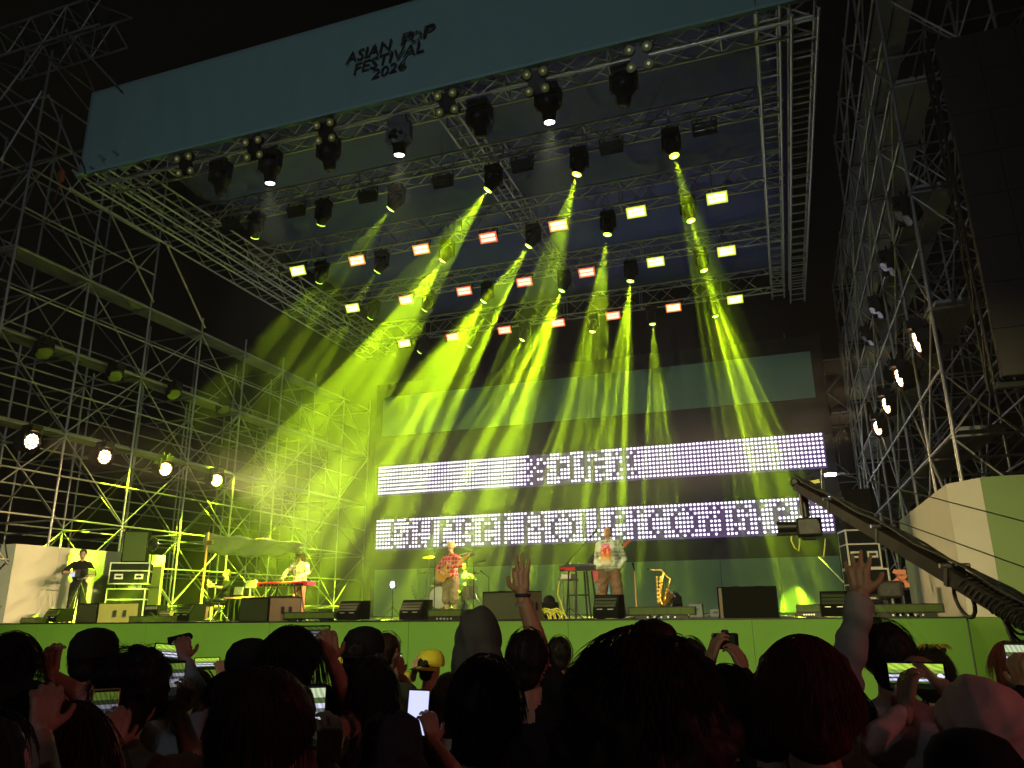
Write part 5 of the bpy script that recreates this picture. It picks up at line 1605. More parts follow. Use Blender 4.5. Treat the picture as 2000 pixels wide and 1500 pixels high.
def hair(o, s, hc, hr, style, mname="hair_black", seed=1, dens=1.0, vox=.010):
    P = []
    def hp(x, y, z): return hc + hr @ V(x * s, y * s, z * s)
    def E(x, y, z, a, b_, c_): P.append(('e', hp(x, y, z), (a * s, b_ * s, c_ * s), hr, 'h'))
    sr = (.088, .108, .120); Ls = .06; wave = .12; droop = .8; n = 260
    if style == 'short':
        E(0, -.026, .030, .085, .096, .103); E(0, -.058, -.035, .066, .05, .062)
    elif style == 'crop':
        E(0, -.030, .028, .080, .090, .094); E(0, -.055, -.04, .060, .045, .05); sr = (.083, .102, .108); Ls = .025
    elif style == 'bob':
        E(0, -.012, .025, .100, .112, .117); E(0, -.035, -.06, .104, .088, .105); sr = (.104, .116, .122); Ls = .2; n = 420; wave = .05; droop = 1.5
    elif style == 'long':
        E(0, -.012, .025, .098, .112, .117); E(0, -.04, -.08, .105, .085, .12); E(0, -.07, -.22, .12, .06, .2); sr = (.102, .116, .122); Ls = .34; n = 460; wave = .05; droop = 1.8
    elif style == 'curly':
        rnd = random.Random(seed)
        E(0, -.01, .03, .105, .12, .125); E(0, -.04, -.05, .105, .09, .1)
        for k in range(46):
            z = rnd.uniform(-.35, 1); th = rnd.uniform(0, 6.28); r_ = math.sqrt(1 - z * z)
            if r_ * math.sin(th) > .5 and z < .3: continue
            E(.105 * r_ * math.cos(th), -.01 + .115 * r_ * math.sin(th), .03 + .12 * z, .032, .032, .032)
        sr = (.125, .135, .145); Ls = .09; wave = .75; n = 520; droop = .3
    elif style == 'bigcurl':
        rnd = random.Random(seed)
        E(0, -.02, .02, .12, .13, .13); E(0, -.05, -.12, .15, .11, .17)
        for k in range(80):
            z = rnd.uniform(-.6, 1); th = rnd.uniform(0, 6.28); r_ = math.sqrt(1 - z * z)
            if r_ * math.sin(th) > .45 and z < .3: continue
            E(.135 * r_ * math.cos(th) * (1.2 if z < 0 else 1), -.02 + .13 * r_ * math.sin(th), -.01 + .15 * z, .036, .036, .036)
        E(.03, -.01, .165, .05, .05, .04)
        sr = (.150, .150, .165); Ls = .12; wave = .5; n = 1000; droop = .9
    elif style == 'parted':
        E(0, -.012, .03, .096, .110, .112); E(0, -.05, -.035, .082, .07, .075); E(.045, .0, .035, .06, .09, .09); E(-.045, 0, .035, .06, .09, .09)
        sr = (.103, .112, .122); Ls = .10; n = 700; wave = .05; droop = 1.1
    if style.startswith('tie'):
        E(0, -.012, .022, .083, .100, .104); E(0, -.11, .03, .04, .05, .05); Ls = .08
    co, fs, tg = remesh(P, vox, 2)
    vs = []
    for c in co:
        v = Vector(c); k = mnoise.noise(v * 38 + V(seed, 0, 0)) * .006 + mnoise.noise(V(v.x * 160, v.y * 160, v.z * 24)) * .0035
        d = (v - hc).normalized(); vs.append(tuple(v + d * k))
    c2, f2 = strands(hc + hr @ V(0, -.012 * s, .026 * s), hr, s, int(n * dens), sr, Ls, seed, droop, wave)
    me = mesh_np("hair", np.concatenate([np.array(vs), c2]), np.concatenate([fs, f2 + len(vs)]), [mname])
    h = link(bpy.data.objects.new("hair", me), o)
    return h

def face(o, s, hc, hr, shades=False):
    def hp(x, y, z): return hc + hr @ V(x * s, y * s, z * s)
    for e in (-1, 1):
        MB().ellipsoid(hp(.032 * e, .078, .012), (.014 * s, .008 * s, (.010 if shades else .006) * s), None, 8, 6).build("eye", "dark_glass", o)
        MB().tube(hp(.016 * e, .089, .030), hp(.05 * e, .076, .032), .0045 * s, n=5).build("eyebrow", "hair_black", o)
    MB().ellipsoid(hp(0, .092, -.056), (.020 * s, .007 * s, .006 * s), None, 8, 6).build("mouth", "lip", o)
def cap(o, s, hc, hr, mname, ang=0.0, tilt=0.0):
    """peaked cap; ang turns the peak"""
    r = hr @ Matrix.Rotation(ang, 3, 'Z') @ Matrix.Rotation(tilt, 3, 'X')
    b = MB(); n = 18
    prof = [(.102, .0), (.106, .03), (.100, .075), (.076, .113), (.036, .131), (.004, .135)]
    vs = []; fs = []
    for rr, z in prof:
        for k in range(n):
            t_ = 2 * math.pi * k / n
            vs.append(hc + r @ (V(rr * math.cos(t_), rr * 1.12 * math.sin(t_) - .01, z + .018) * s))
    for i in range(len(prof) - 1):
        for k in range(n): fs.append((i * n + k, i * n + (k + 1) % n, (i + 1) * n + (k + 1) % n, (i + 1) * n + k))
    b.add(vs, fs, True)
    cr = b.build("cap", mname, o)
    b = MB(); vs = []; m_ = 10
    for j in range(2):
        for k in range(m_ + 1):
            t_ = math.pi * (.14 + .72 * k / m_)
            rr = .106 if j == 0 else .106 + .075 * math.sin(t_) ** .6
            vs.append(hc + r @ (V(rr * math.cos(t_) * .97, rr * 1.1 * math.sin(t_) - .01, .022 - (.012 if j else 0) - .02 * abs(math.cos(t_))) * s))
    nn = len(vs); vs += [v + Vector((0, 0, .005)) for v in vs]
    fs = [(k, k + 1, m_ + 2 + k, m_ + 1 + k) for k in range(m_)] + [(nn + k, nn + m_ + 1 + k, nn + m_ + 2 + k, nn + k + 1) for k in range(m_)]
    fs += [(m_ + 1 + k, m_ + 2 + k, nn + m_ + 2 + k, nn + m_ + 1 + k) for k in range(m_)]
    b.add(vs, fs, True).build("peak", mname, cr)

# ---------------- performers (they face the audience: local +y turned to -y)
PI = math.pi
def deck_person(lab, px, Y, py_feet=1195, face_to=None, **kw):
    x = at(px, py_feet, Y).x
    rz = PI if face_to is None else face_to
    return put_person(lab, (x, Y, kw.pop('z', DECK)), rz, "people on the stage", **kw)
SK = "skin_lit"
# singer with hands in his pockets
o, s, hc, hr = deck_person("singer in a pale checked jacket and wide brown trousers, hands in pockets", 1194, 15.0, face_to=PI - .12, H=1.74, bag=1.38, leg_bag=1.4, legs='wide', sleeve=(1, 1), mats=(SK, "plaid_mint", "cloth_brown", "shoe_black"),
    arms=(dict(w=(-.23, .10, .93), pose='pocket', pole=(-.5, -1, 0)), dict(w=(.23, .10, .93), pose='pocket', pole=(.5, -1, 0))), head_turn=(0, .12), voxel=.011)
hair(o, s, hc, hr, 'crop', seed=5, dens=.5); face(o, s, hc, hr)
b = MB(); vs, fs = [], []
for i in range(9):
    for j in range(7):
        z = 1.42 - i * .055; x = (j / 6 - .5) * (.10 + .10 * min(1, i / 2))
        vs.append((x * s, (.166 + .012 * math.cos(x * 12) - .45 * max(0, z - 1.30)) * s, z * s))
for i in range(8):
    for j in range(6): a_ = i * 7 + j; fs.append((a_, a_ + 1, a_ + 8, a_ + 7))
q = b.add(vs, fs, True).build("printed_shirt", "print_shirt", o); q.modifiers.new("t", 'SOLIDIFY').thickness = .008
# guitarist
o, s, hc, hr = deck_person("guitarist in a red plaid shirt, cap and long shorts", 880, 17.2, face_to=PI - .25, H=1.74, bag=1.2, leg_bag=1.45, shorts=True, legs='stand', sleeve=(1, 1), mats=(SK, "plaid_red", "cloth_taupe", "shoe_black"),
    arms=(dict(w=(-.20, .28, 1.17), pose='phone', pole=(-1, .1, -.5), hd=(.3, .2, .3), pn=(0, -1, 0)), dict(w=(.12, .24, 1.04), pose='relax', pole=(1, -.1, -.4), hd=(-1, .1, -.2), pn=(0, -1, -.2))), voxel=.011)
hair(o, s, hc, hr, 'short', seed=6, dens=.4); face(o, s, hc, hr, True); cap(o, s, hc, hr, "cap_khaki")
gx = o.location.copy(); gz = o.rotation_euler.z
t = thing("electric_guitar", "golden electric guitar held by the guitarist in red plaid", "guitar", (gx.x, gx.y, gx.z + 1.03 * s), (0, 0, gz))
tl = R(28)
gm = Matrix.Translation((.05, .22, .0)) @ Matrix.Rotation(tl, 4, 'Y') @ Matrix.Rotation(PI, 4, 'Z')
pts = [(-.20, -.10), (-.23, 0), (-.20, .12), (-.08, .16), (.02, .11), (.14, .155), (.19, .12), (.10, .07), (.09, .0), (.12, -.06), (.20, -.12), (.15, -.16), (.02, -.11), (-.10, -.165)]
MB().prism([gm @ V(x, -.02, z) for x, z in pts], (gm.to_3x3() @ V(0, .045, 0))).build("body", "wood_gold", t)
MB().prism([gm @ V(x * .6 + .02, .032, z * .55 - .03) for x, z in pts], (gm.to_3x3() @ V(0, .004, 0))).build("pickguard", "drum_skin", t)
MB().prism([gm @ V(.08, .0, -.026), gm @ V(.66, .0, -.021), gm @ V(.66, .0, .021), gm @ V(.08, 0, .026)], (gm.to_3x3() @ V(0, .032, 0))).build("neck", "maple", t)
MB().prism([gm @ V(.66, .0, -.028), gm @ V(.85, -.01, -.02), gm @ V(.86, -.01, .03), gm @ V(.80, 0, .062), gm @ V(.67, 0, .04)], (gm.to_3x3() @ V(0, .02, 0))).build("headstock", "wood_gold", t)
for k in range(6): MB().tube(gm @ V(.68 + .028 * k, 0, .045), gm @ V(.68 + .028 * k, 0, .075), .007, n=5).build("tuning_peg", "chrome", t)
for k in range(6): MB().tube(gm @ V(-.12, .037, -.018 + .007 * k), gm @ V(.67, .035, -.014 + .0055 * k), .0012, n=3).build("string", "chrome", t)
for k in range(3): MB().box(gm @ V(-.02 + .06 * k, .036, 0), (.02, .02, .07), gm.to_3x3()).build("pickup", "black_plastic", t)
MB().path([gm @ V(-.22, .0, .02), V(.16, .10, .25) , V(.10, .0, .42), V(-.06, -.12, .38), V(-.18, .05, .3), gm @ V(.17, 0, .14)], .014, 5).build("strap", "tan_tape", t)
# keyboard player bending over the keys
o, s, hc, hr = deck_person("keyboard player in a cream checked shirt with long hair and cap", 582, 16.8, face_to=PI + .1, H=1.64, bag=1.2, legs='stand', sleeve=(1, 1), lean=.10, mats=(SK, "plaid_cream", "cloth_salmon", "shoe_black"),
    arms=(dict(w=(-.22, .40, 1.02), pose='relax', pole=(-1, -.4, -.3), hd=(.1, 1, -.1), pn=(0, 0, -1)), dict(w=(.22, .40, 1.02), pose='relax', pole=(1, -.4, -.3), hd=(-.1, 1, -.1), pn=(0, 0, -1))), head_turn=(-.25, -.35), voxel=.012)
hair(o, s, hc, hr, 'long', "hair_brown", seed=8, dens=.5); face(o, s, hc, hr, True); cap(o, s, hc, hr, "hair_black")
# drummer behind the kit
o, s, hc, hr = deck_person("drummer in a pale teal shirt half hidden behind the guitarist", 906, 21.3, face_to=PI, H=1.70, bag=1.05, legs='sit', sleeve=(1, 0), z=DECK, mats=(SK, "cloth_teal", "cloth_char", "shoe_black"),
    arms=(dict(w=(-.3, .38, .84), pose='fist', pole=(-1, -.2, -.5)), dict(w=(.25, .38, .84), pose='fist', pole=(1, -.2, -.5))), voxel=.014)
o.location.z = DZ
hair(o, s, hc, hr, 'short', seed=9, dens=.3); face(o, s, hc, hr)
t = thing("drum_throne", "round drum throne under the drummer", "stool", (o.location.x, o.location.y, DZ))
MB().lathe([(.15, .38), (.17, .40), (.17, .45), (.14, .47)], 16).build("seat", "black_plastic", t); MB().tube((0, 0, .1), (0, 0, .38), .02).build("post", "chrome", t)
for k in range(3): tube_obj("leg", (0, 0, .2), (.24 * math.cos(2.1 * k), .24 * math.sin(2.1 * k), .01), .012, "chrome", t)
# bass player hidden behind the singer
o, s, hc, hr = deck_person("bass player in pale jeans mostly hidden behind the singer", 1180, 17.6, face_to=PI + .2, H=1.70, bag=1.1, sleeve=(1, 1), mats=(SK, "cloth_char", "cloth_jeans", "shoe_black"),
    arms=(dict(w=(-.32, .26, 1.24), pose='phone', pole=(-1, 0, -.5), hd=(0, .2, 1), pn=(0, -1, 0)), dict(w=(.12, .24, 1.02), pose='relax', pole=(1, 0, -.4), hd=(-1, .1, -.2), pn=(0, -1, 0))), voxel=.014)
hair(o, s, hc, hr, 'short', seed=10, dens=.3)
gx = o.location.copy()
t = thing("bass_guitar", "red bass guitar with its head showing left of the singer", "guitar", (gx.x, gx.y, gx.z + 1.0), (0, 0, o.rotation_euler.z))
gm = Matrix.Translation((.05, .22, .0)) @ Matrix.Rotation(R(44), 4, 'Y') @ Matrix.Rotation(PI, 4, 'Z')
MB().prism([gm @ V(x, -.02, z) for x, z in pts[:0] or [(-.22, -.1), (-.24, .05), (-.1, .17), (.03, .11), (.18, .16), (.2, .12), (.08, .04), (.1, -.06), (.2, -.12), (.02, -.12), (-.1, -.17)]], (gm.to_3x3() @ V(0, .045, 0))).build("body", "red_lacquer", t)
MB().prism([gm @ V(.08, 0, -.024), gm @ V(.78, 0, -.02), gm @ V(.78, 0, .02), gm @ V(.08, 0, .024)], (gm.to_3x3() @ V(0, .03, 0))).build("neck", "maple", t)
MB().prism([gm @ V(.78, 0, -.03), gm @ V(.98, 0, -.03), gm @ V(1.0, 0, .03), gm @ V(.8, 0, .05)], (gm.to_3x3() @ V(0, .02, 0))).build("headstock", "hook_orange", t)
for k in range(4): MB().tube(gm @ V(.82 + .045 * k, 0, .03), gm @ V(.82 + .045 * k, 0, .085), .011, n=6).build("tuning_peg", "chrome", t)
# seated technician at the laptops, dark clothes
o, s, hc, hr = deck_person("technician in black seated in the dark left of the laptop desk", 437, 17.0, face_to=PI - .5, H=1.68, legs='sit', shorts=True, sleeve=(1, 0), z=DECK, mats=(SK, "cloth_black", "cloth_black", "shoe_black"),
    arms=(dict(w=(-.16, .40, .84), pose='open', pole=(-1, -.3, -.4)), dict(w=(.22, .36, .95), pose='open', pole=(1, -.3, -.4))), voxel=.014)
hair(o, s, hc, hr, 'short', seed=11, dens=.3); face(o, s, hc, hr)
t = thing("technician_chair", "dark chair under the seated technician", "chair", (o.location.x, o.location.y, DECK))
MB().box((0, 0, .42), (.42, .42, .06), bev=.015).build("seat", "black_plastic", t); MB().box((0, .2, .7), (.4, .03, .35), bev=.01).build("backrest", "black_plastic", t)
for sx in (-1, 1):
    for sy in (-1, 1): tube_obj("leg", (sx * .18, sy * .18, 0), (sx * .18, sy * .18, .4), .014, "black_metal", t)
    tube_obj("back_post", (sx * .18, .2, .4), (sx * .18, .2, .8), .014, "black_metal", t)
# camera operator with camera on tripod
o, s, hc, hr = deck_person("camera operator in black polo shirt behind a tripod camera at the left", 146, 15.0, face_to=PI + .95, H=1.75, bag=1.08, leg_bag=1.15, legs='stand', sleeve=(1, 0), mats=(SK, "cloth_black", "cloth_black", "shoe_black"),
    arms=(dict(w=(-.12, .34, 1.10), pose='fist', pole=(-1, -.4, -.4)), dict(w=(.20, .30, 1.18), pose='fist', pole=(1, -.4, -.4))), head_turn=(-.2, -.25), voxel=.011)
hair(o, s, hc, hr, 'short', seed=12, dens=.5); face(o, s, hc, hr)
cl = o.location.copy()
p = at(160, 1120, 14.62)
t = thing("video_camera", "black video camera on a tripod in front of its operator", "camera", (p.x, 14.62, DECK))
zc = p.z - DECK
MB().box((0, 0, zc), (.20, .34, .18), Matrix.Rotation(R(70), 3, 'Z'), bev=.02).build("body", "black_plastic", t)
MB().tube((.15, -.05, zc + .01), (.36, -.12, zc + .02), .06, .075, n=14).build("lens", "black_plastic", t)
MB().box((.41, -.135, zc + .02), (.1, .17, .14), Matrix.Rotation(R(-20), 3, 'Z'), bev=.01).build("lens_hood", "black_plastic", t)
MB().box((-.22, -.05, zc - .02), (.14, .02, .11), Matrix.Rotation(R(15), 3, 'Z')).build("viewfinder", "screen_glow", t)
MB().box((.1, -.03, zc - .13), (.5, .06, .02), Matrix.Rotation(R(-18), 3, 'Z')).build("rail", "chrome", t)
MB().tube((0, 0, zc - .2), (0, 0, zc - .09), .045).build("pan_head", "black_metal", t)
for k in range(3):
    a_ = 2.1 * k + .5
    MB().tube((0, 0, zc - .2), (.36 * math.cos(a_), .36 * math.sin(a_), .01), .02, .016).build("tripod_leg", "black_metal", t)
MB().tube((0, .02, zc - .2), (-.35, .25, zc - .28), .012).build("pan_bar", "black_metal", t)
# ------------------------------------------------------------------ crowd
GC = "people in the crowd"
def ray_d(px, py, d):
    v = FW + RT * ((px - 1000) / FPX) + UP * ((750 - py) / FPX)
    return CAM + v * d
def crowd(lab, px, pyt, d, turn=0.0, hat=.015, wrists=None, **kw):
    """px,pyt = pixel of the top of the head, d = distance along the view; wrists: (left,right) given as pixel,pixel,distance"""
    top = ray_d(px, pyt, d)
    H = (top.z - hat)
    s = H / 1.75
    rz = math.atan2(-(XC + 0 - top.x) , (20 - top.y)) * .0 + turn
    loc = Vector((top.x, top.y, 0))
    rot = Matrix.Rotation(-rz, 3, 'Z')
    arms = [None, None]
    if wrists:
        for k, wv in enumerate(wrists):
            if wv is None: continue
            wv = dict(wv); wp = ray_d(*wv.pop('at')); wv['w'] = rot @ (wp - loc)
            for key in ('hd', 'pn', 'pole'):
                if key in wv: wv[key] = rot @ Vector(wv[key])
            arms[k] = wv
    kw.setdefault('voxel', .016 if d > 3 else .012)
    return put_person(lab, loc, rz, GC, H=H, arms=tuple(arms), **kw)

def phone(lab, px, py, d, wd, ht, land=False, tilt=0.0, yaw=0.0, scr="phone_view", case="black_plastic", nm="phone"):
    """phone whose screen faces the camera side; wd x ht in metres"""
    p = ray_d(px, py, d)
    f = (CAM - p).normalized()
    t = thing(nm, lab, "phone", p, (0, 0, 0), "phones held up in the crowd")
    az = math.atan2(f.x, -f.y)
    t.rotation_euler = (R(-4), tilt, az + yaw)
    if land: wd, ht = ht, wd
    MB().box((0, 0, 0), (wd, .009, ht), bev=.0035).build("case", case, t)
    if scr: MB().box((0, -.0052, 0), (wd * .92, .0012, ht * .93)).build("display", scr, t)
    return t

def view_mat(name, land, power, bars=True, bright=1.0, hue=(0.35, 0.55, 0.05)):
    """screen showing the stage: green beams above, two white bars, dark crowd"""
    m = bpy.data.materials.new(name); m.use_nodes = True
    n, l = m.node_tree.nodes, m.node_tree.links
    b = n["Principled BSDF"]; b.inputs["Base Color"].default_value = (.01, .01, .01, 1); b.inputs["Roughness"].default_value = .2
    tc = n.new("ShaderNodeTexCoord"); sp = n.new("ShaderNodeSeparateXYZ"); l.new(tc.outputs["Generated"], sp.inputs[0])
    cr = n.new("ShaderNodeValToRGB"); cr.color_ramp.interpolation = 'CONSTANT'
    l.new(sp.outputs["Z"], cr.inputs[0])
    E_ = cr.color_ramp.elements
    E_[0].color = (0.004, 0.006, 0.002, 1); E_[1].position = .96; E_[1].color = (0.005, 0.005, 0.005, 1)
    stops = ((.22, (.05, .09, .02, 1)), (.30, (.62, .60, .85, 1)), (.38, (.06, .07, .05, 1)), (.45, (.62, .60, .85, 1)), (.53, (.05, .07, .04, 1)), (.6, (hue[0] * .5, hue[1] * .5, hue[2], 1)), (.72, (*hue, 1))) if land else \
            ((.12, (.02, .02, .02, 1)), (.34, (.30, .32, .30, 1)), (.46, (.55, .54, .72, 1)), (.55, (.10, .12, .10, 1)), (.62, (.55, .54, .72, 1)), (.70, (.06, .09, .03, 1)), (.8, (hue[0] * .7, hue[1] * .7, hue[2], 1)))
    for pos, col in stops:
        e = E_.new(pos); e.color = col
    nz = n.new("ShaderNodeTexWave"); nz.wave_type = 'BANDS'; nz.bands_direction = 'DIAGONAL'; nz.inputs["Scale"].default_value = 3.2; nz.inputs["Distortion"].default_value = 3.5; nz.inputs["Detail"].default_value = 3
    l.new(tc.outputs["Generated"], nz.inputs["Vector"])
    mr = n.new("ShaderNodeMapRange"); mr.inputs["To Min"].default_value = .65; mr.inputs["To Max"].default_value = 1.15; l.new(nz.outputs["Fac"], mr.inputs["Value"])
    mx = n.new("ShaderNodeVectorMath"); mx.operation = 'SCALE'; l.new(cr.outputs[0], mx.inputs[0]); l.new(mr.outputs[0], mx.inputs["Scale"])
    l.new(mx.outputs[0], b.inputs["Emission Color"]); b.inputs["Emission Strength"].default_value = power
    MATS[name] = m
view_mat("phone_view", False, .55)
view_mat("phone_view_land", True, 1.3)
view_mat("phone_view_dim", False, .28)
view_mat("phone_view_bright", False, 1.3, hue=(.6, .7, .3))
mat("phone_white", (0.3, 0.3, 0.4), 0.2, 0, 0, 1, 0, (0.62, 0.66, 1.0), 1.15)
mat("gold_case", (0.55, 0.45, 0.2), 0.3, 0.6, 0.05, 5)
mat("shutter_button", (0.9, 0.9, 0.9), 0.3, 0, 0, 1, 0, (.9, .9, .95), 1.0)
mat("button_red", (0.9, 0.1, 0.1), 0.3, 0, 0, 1, 0, (1, .1, .12), 1.0)
UPD = (0, .15, 1)
TOCAM = (.2, -1, 0)

# far-left pair
o, s, hc, hr = crowd("woman with dark bob at the far left raising one hand", 25, 1240, 2.95, .2, female=True, mats=("skin", "cloth_navy", "cloth_black", "shoe_black"),
    wrists=(None, dict(at=(100, 1318, 3.05), hd=(-.25, .1, .9), pn=(-.4, 1, 0), pose='phone', pole=(.6, -.2, -.8))))
hair(o, s, hc, hr, 'bob', seed=21)
o, s, hc, hr = crowd("person in a dark cap with a strap at the left", 185, 1228, 3.5, -.1, sleeve=(1, 1), mats=("skin", "cloth_black", "cloth_black", "shoe_black"), hat=.03)
hair(o, s, hc, hr, 'short', seed=22); cap(o, s, hc, hr, "cloth_black", .2)
o, s, hc, hr = crowd("person with bushy curly hair filming at the left", 262, 1258, 2.55, -.15, hat=.055, mats=("skin", "cloth_olive", "cloth_black", "shoe_black"),
    wrists=(None, dict(at=(352, 1392, 2.80), hd=(-.05, .3, 1), pn=(-.8, .3, 0), pose='phone', pole=(.7, -.3, -.7))))
hair(o, s, hc, hr, 'curly', seed=23)
o, s, hc, hr = crowd("person with a patterned headscarf in front of the capped head", 112, 1322, 3.1, .1, female=True, hat=.03, mats=("skin", "cloth_wine", "cloth_black", "shoe_black"))
hair(o, s, hc, hr, 'bob', seed=24)
m = plaid("scarf_print", (0.45, 0.16, 0.13), (0.10, 0.28, 0.20), (0.70, 0.45, 0.22), .22)
MB().ellipsoid(hc + V(0, -.01, .035) * s, (.108 * s, .122 * s, .110 * s), None, 22, 14).build("headscarf", "scarf_print", o)
o, s, hc, hr = crowd("long haired person filming upright at the lower left", 138, 1378, 1.95, -.1, female=True, mats=("skin", "cloth_wine", "cloth_black", "shoe_black"), sleeve=(1, 0),
    wrists=(None, dict(at=(222, 1462, 2.22), hd=(-.08, .2, 1), pn=(-.9, .4, 0), pose='phone', pole=(.6, -.3, -.8))))
hair(o, s, hc, hr, 'long', "hair_brown", seed=25)
o, s, hc, hr = crowd("person filming sideways, hidden behind the bushy curly hair", 318, 1300, 3.05, 0, mats=("skin", "cloth_grey", "cloth_black", "shoe_black"), sleeve=(1, 1),
    wrists=(None, dict(at=(362, 1288, 3.28), hd=(-.5, .2, 1), pn=(-.7, .5, 0), pose='phone', pole=(.8, -.2, -.8))))
hair(o, s, hc, hr, 'short', seed=26)
o, s, hc, hr = crowd("short haired person filming sideways near the keyboard player", 392, 1308, 4.3, 0, mats=("skin", "cloth_black", "cloth_black", "shoe_black"), sleeve=(1, 1),
    wrists=(None, dict(at=(432, 1322, 4.55), hd=(-.4, .2, 1), pn=(-.7, .5, 0), pose='phone', pole=(.8, -.2, -.8))))
hair(o, s, hc, hr, 'short', seed=27)
o, s, hc, hr = crowd("person in a black cap left of the woman with the bob", 490, 1248, 3.3, 0, hat=.03, mats=("skin", "cloth_black", "cloth_black", "shoe_black"))
hair(o, s, hc, hr, 'short', seed=28); cap(o, s, hc, hr, "cloth_black", -.2)
o, s, hc, hr = crowd("woman with long dark bob raising a bare arm with her phone", 568, 1228, 2.75, 0, female=True, sleeve=(0, 0), mats=("skin", "cloth_wine", "cloth_black", "shoe_black"),
    wrists=(None, dict(at=(648, 1290, 2.86), hd=(-.35, .2, 1), pn=(-.75, .5, 0), pose='phone', pole=(.3, 0, -1))))
hair(o, s, hc, hr, 'long', seed=29)
o, s, hc, hr = crowd("large dark head in the foreground left of centre, filming upright", 515, 1313, 1.55, 0, mats=("skin", "cloth_black", "cloth_black", "shoe_black"), hat=.02,
    wrists=(None, dict(at=(640, 1500, 1.80), hd=(-.1, .2, 1), pn=(-.9, .4, 0), pose='phone', pole=(.7, -.4, -.6))))
hair(o, s, hc, hr, 'parted', "hair_brown", seed=30, dens=1.5, vox=.007)
o, s, hc, hr = crowd("person in a dark cap right of the raised bare arm", 706, 1225, 3.75, -.1, hat=.03, mats=("skin", "cloth_black", "cloth_black", "shoe_black"))
hair(o, s, hc, hr, 'short', seed=31); cap(o, s, hc, hr, "cloth_black", PI)
o, s, hc, hr = crowd("cropped head just right of the dark cap, holding a phone", 757, 1232, 4.6, -.2, mats=("skin", "cloth_olive", "cloth_black", "shoe_black"),
    wrists=(None, dict(at=(782, 1318, 4.8), hd=(-.2, .2, 1), pn=(-.8, .4, 0), pose='phone', pole=(.8, -.2, -.8))))
hair(o, s, hc, hr, 'crop', "hair_brown", seed=32)
o, s, hc, hr = crowd("person in dark jacket with straight hair left of the bright phone", 722, 1286, 2.95, 0, female=True, mats=("skin", "cloth_char", "cloth_black", "shoe_black"), sleeve=(1, 1))
hair(o, s, hc, hr, 'bob', seed=33)
o, s, hc, hr = crowd("person in a dark knitted bucket hat holding the brightest phone", 765, 1370, 2.3, -.1, hat=.05, mats=("skin", "cloth_navy", "cloth_black", "shoe_black"),
    wrists=(None, dict(at=(848, 1452, 2.5), hd=(-.35, .2, 1), pn=(-.7, .5, 0), pose='phone', pole=(.7, -.3, -.7))))
hair(o, s, hc, hr, 'short', seed=34)
mat("knit", (0.020, 0.022, 0.035), 0.9, 0, 0.4, 90, 0.9)
b = MB(); n = 26; vs = []; fs = []
prof = [(.150, -.075), (.128, -.035), (.112, -.01), (.110, .05), (.095, .105), (.05, .135), (.004, .14)]
for i, (rr, z) in enumerate(prof):
    for k in range(n):
        q = rr * (1 + .025 * math.sin(k * 3.1 + i)); t_ = 2 * math.pi * k / n
        vs.append(hc + V(q * math.cos(t_), q * 1.08 * math.sin(t_) - .01, z + .006 * math.sin(k * 2.2)) * s)
for i in range(len(prof) - 1):
    for k in range(n): fs.append((i * n + k, i * n + (k + 1) % n, (i + 1) * n + (k + 1) % n, (i + 1) * n + k))
q = b.add(vs, fs, True).build("bucket_hat", "knit", o); q.modifiers.new("t", 'SOLIDIFY').thickness = .006
# yellow fan
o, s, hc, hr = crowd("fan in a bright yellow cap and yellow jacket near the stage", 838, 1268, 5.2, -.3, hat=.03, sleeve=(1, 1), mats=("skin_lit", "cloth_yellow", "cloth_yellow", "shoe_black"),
    wrists=(dict(at=(808, 1318, 5.2), hd=(.1, .2, 1), pn=(.4, .6, 0), pose='open', pole=(-.7, 0, -.6)), None))
hair(o, s, hc, hr, 'crop', seed=35, dens=.5); cap(o, s, hc, hr, "cloth_yellow", PI)
o, s, hc, hr = crowd("fan in yellow behind the raised bare arm", 668, 1262, 5.6, .2, hat=.03, sleeve=(1, 1), mats=("skin_lit", "cloth_yellow", "cloth_yellow", "shoe_black"))
hair(o, s, hc, hr, 'crop', seed=47, dens=.5); cap(o, s, hc, hr, "cloth_yellow", 0)
# hooded figure
o, s, hc, hr = crowd("tall figure in a big dark hood in the middle of the crowd", 935, 1187, 4.1, 0, hat=.05, bag=1.2, sleeve=(1, 1), mats=("skin", "cloth_char", "cloth_black", "shoe_black"))
P = [('e', hc + V(0, -.02, .02) * s, (.125 * s, .135 * s, .155 * s), None, 'h'), ('e', hc + V(0, -.05, -.12) * s, (.145 * s, .13 * s, .15 * s), None, 'h'), ('e', hc + V(.02, -.09, -.19) * s, (.15 * s, .09 * s, .08 * s), None, 'h')]
co, fs, tg = remesh(P, .012, 3)
b = MB(); b.add([Vector(c) + (Vector(c) - hc).normalized() * (.008 * math.sin(c[0] * 60 + c[2] * 25)) for c in co], fs.tolist(), True); b.build("hood", "cloth_char", o)
# raised OK sign
o, s, hc, hr = crowd("person in the middle raising one hand with spread fingers", 1030, 1230, 2.95, 0, mats=("skin", "cloth_black", "cloth_black", "shoe_black"), sleeve=(1, 0), hv=.0035,
    wrists=(None, dict(at=(1020, 1160, 3.02), hd=(-.10, .05, 1), pn=(.1, 1, .0), pose='ok', pole=(-.6, .9, -.4), spread=.16, side=1)))
hair(o, s, hc, hr, 'short', seed=36)
for k, z in enumerate((.012, .05)):
    a_ = ray_d(1021 + k * 4, 1163 + k * 18, 3.02) - o.location
    MB().lathe([(.030 + .005 * k, -.007), (.0325 + .005 * k, 0), (.030 + .005 * k, .007)], 14, Matrix.Translation(a_), caps=False).build("wristband", ["cloth_navy", "cloth_grey"][k], o)
o, s, hc, hr = crowd("small dark head right behind the raised spread hand's owner", 1092, 1243, 4.8, 0, mats=("skin", "cloth_olive", "cloth_black", "shoe_black"))
hair(o, s, hc, hr, 'short', seed=37)
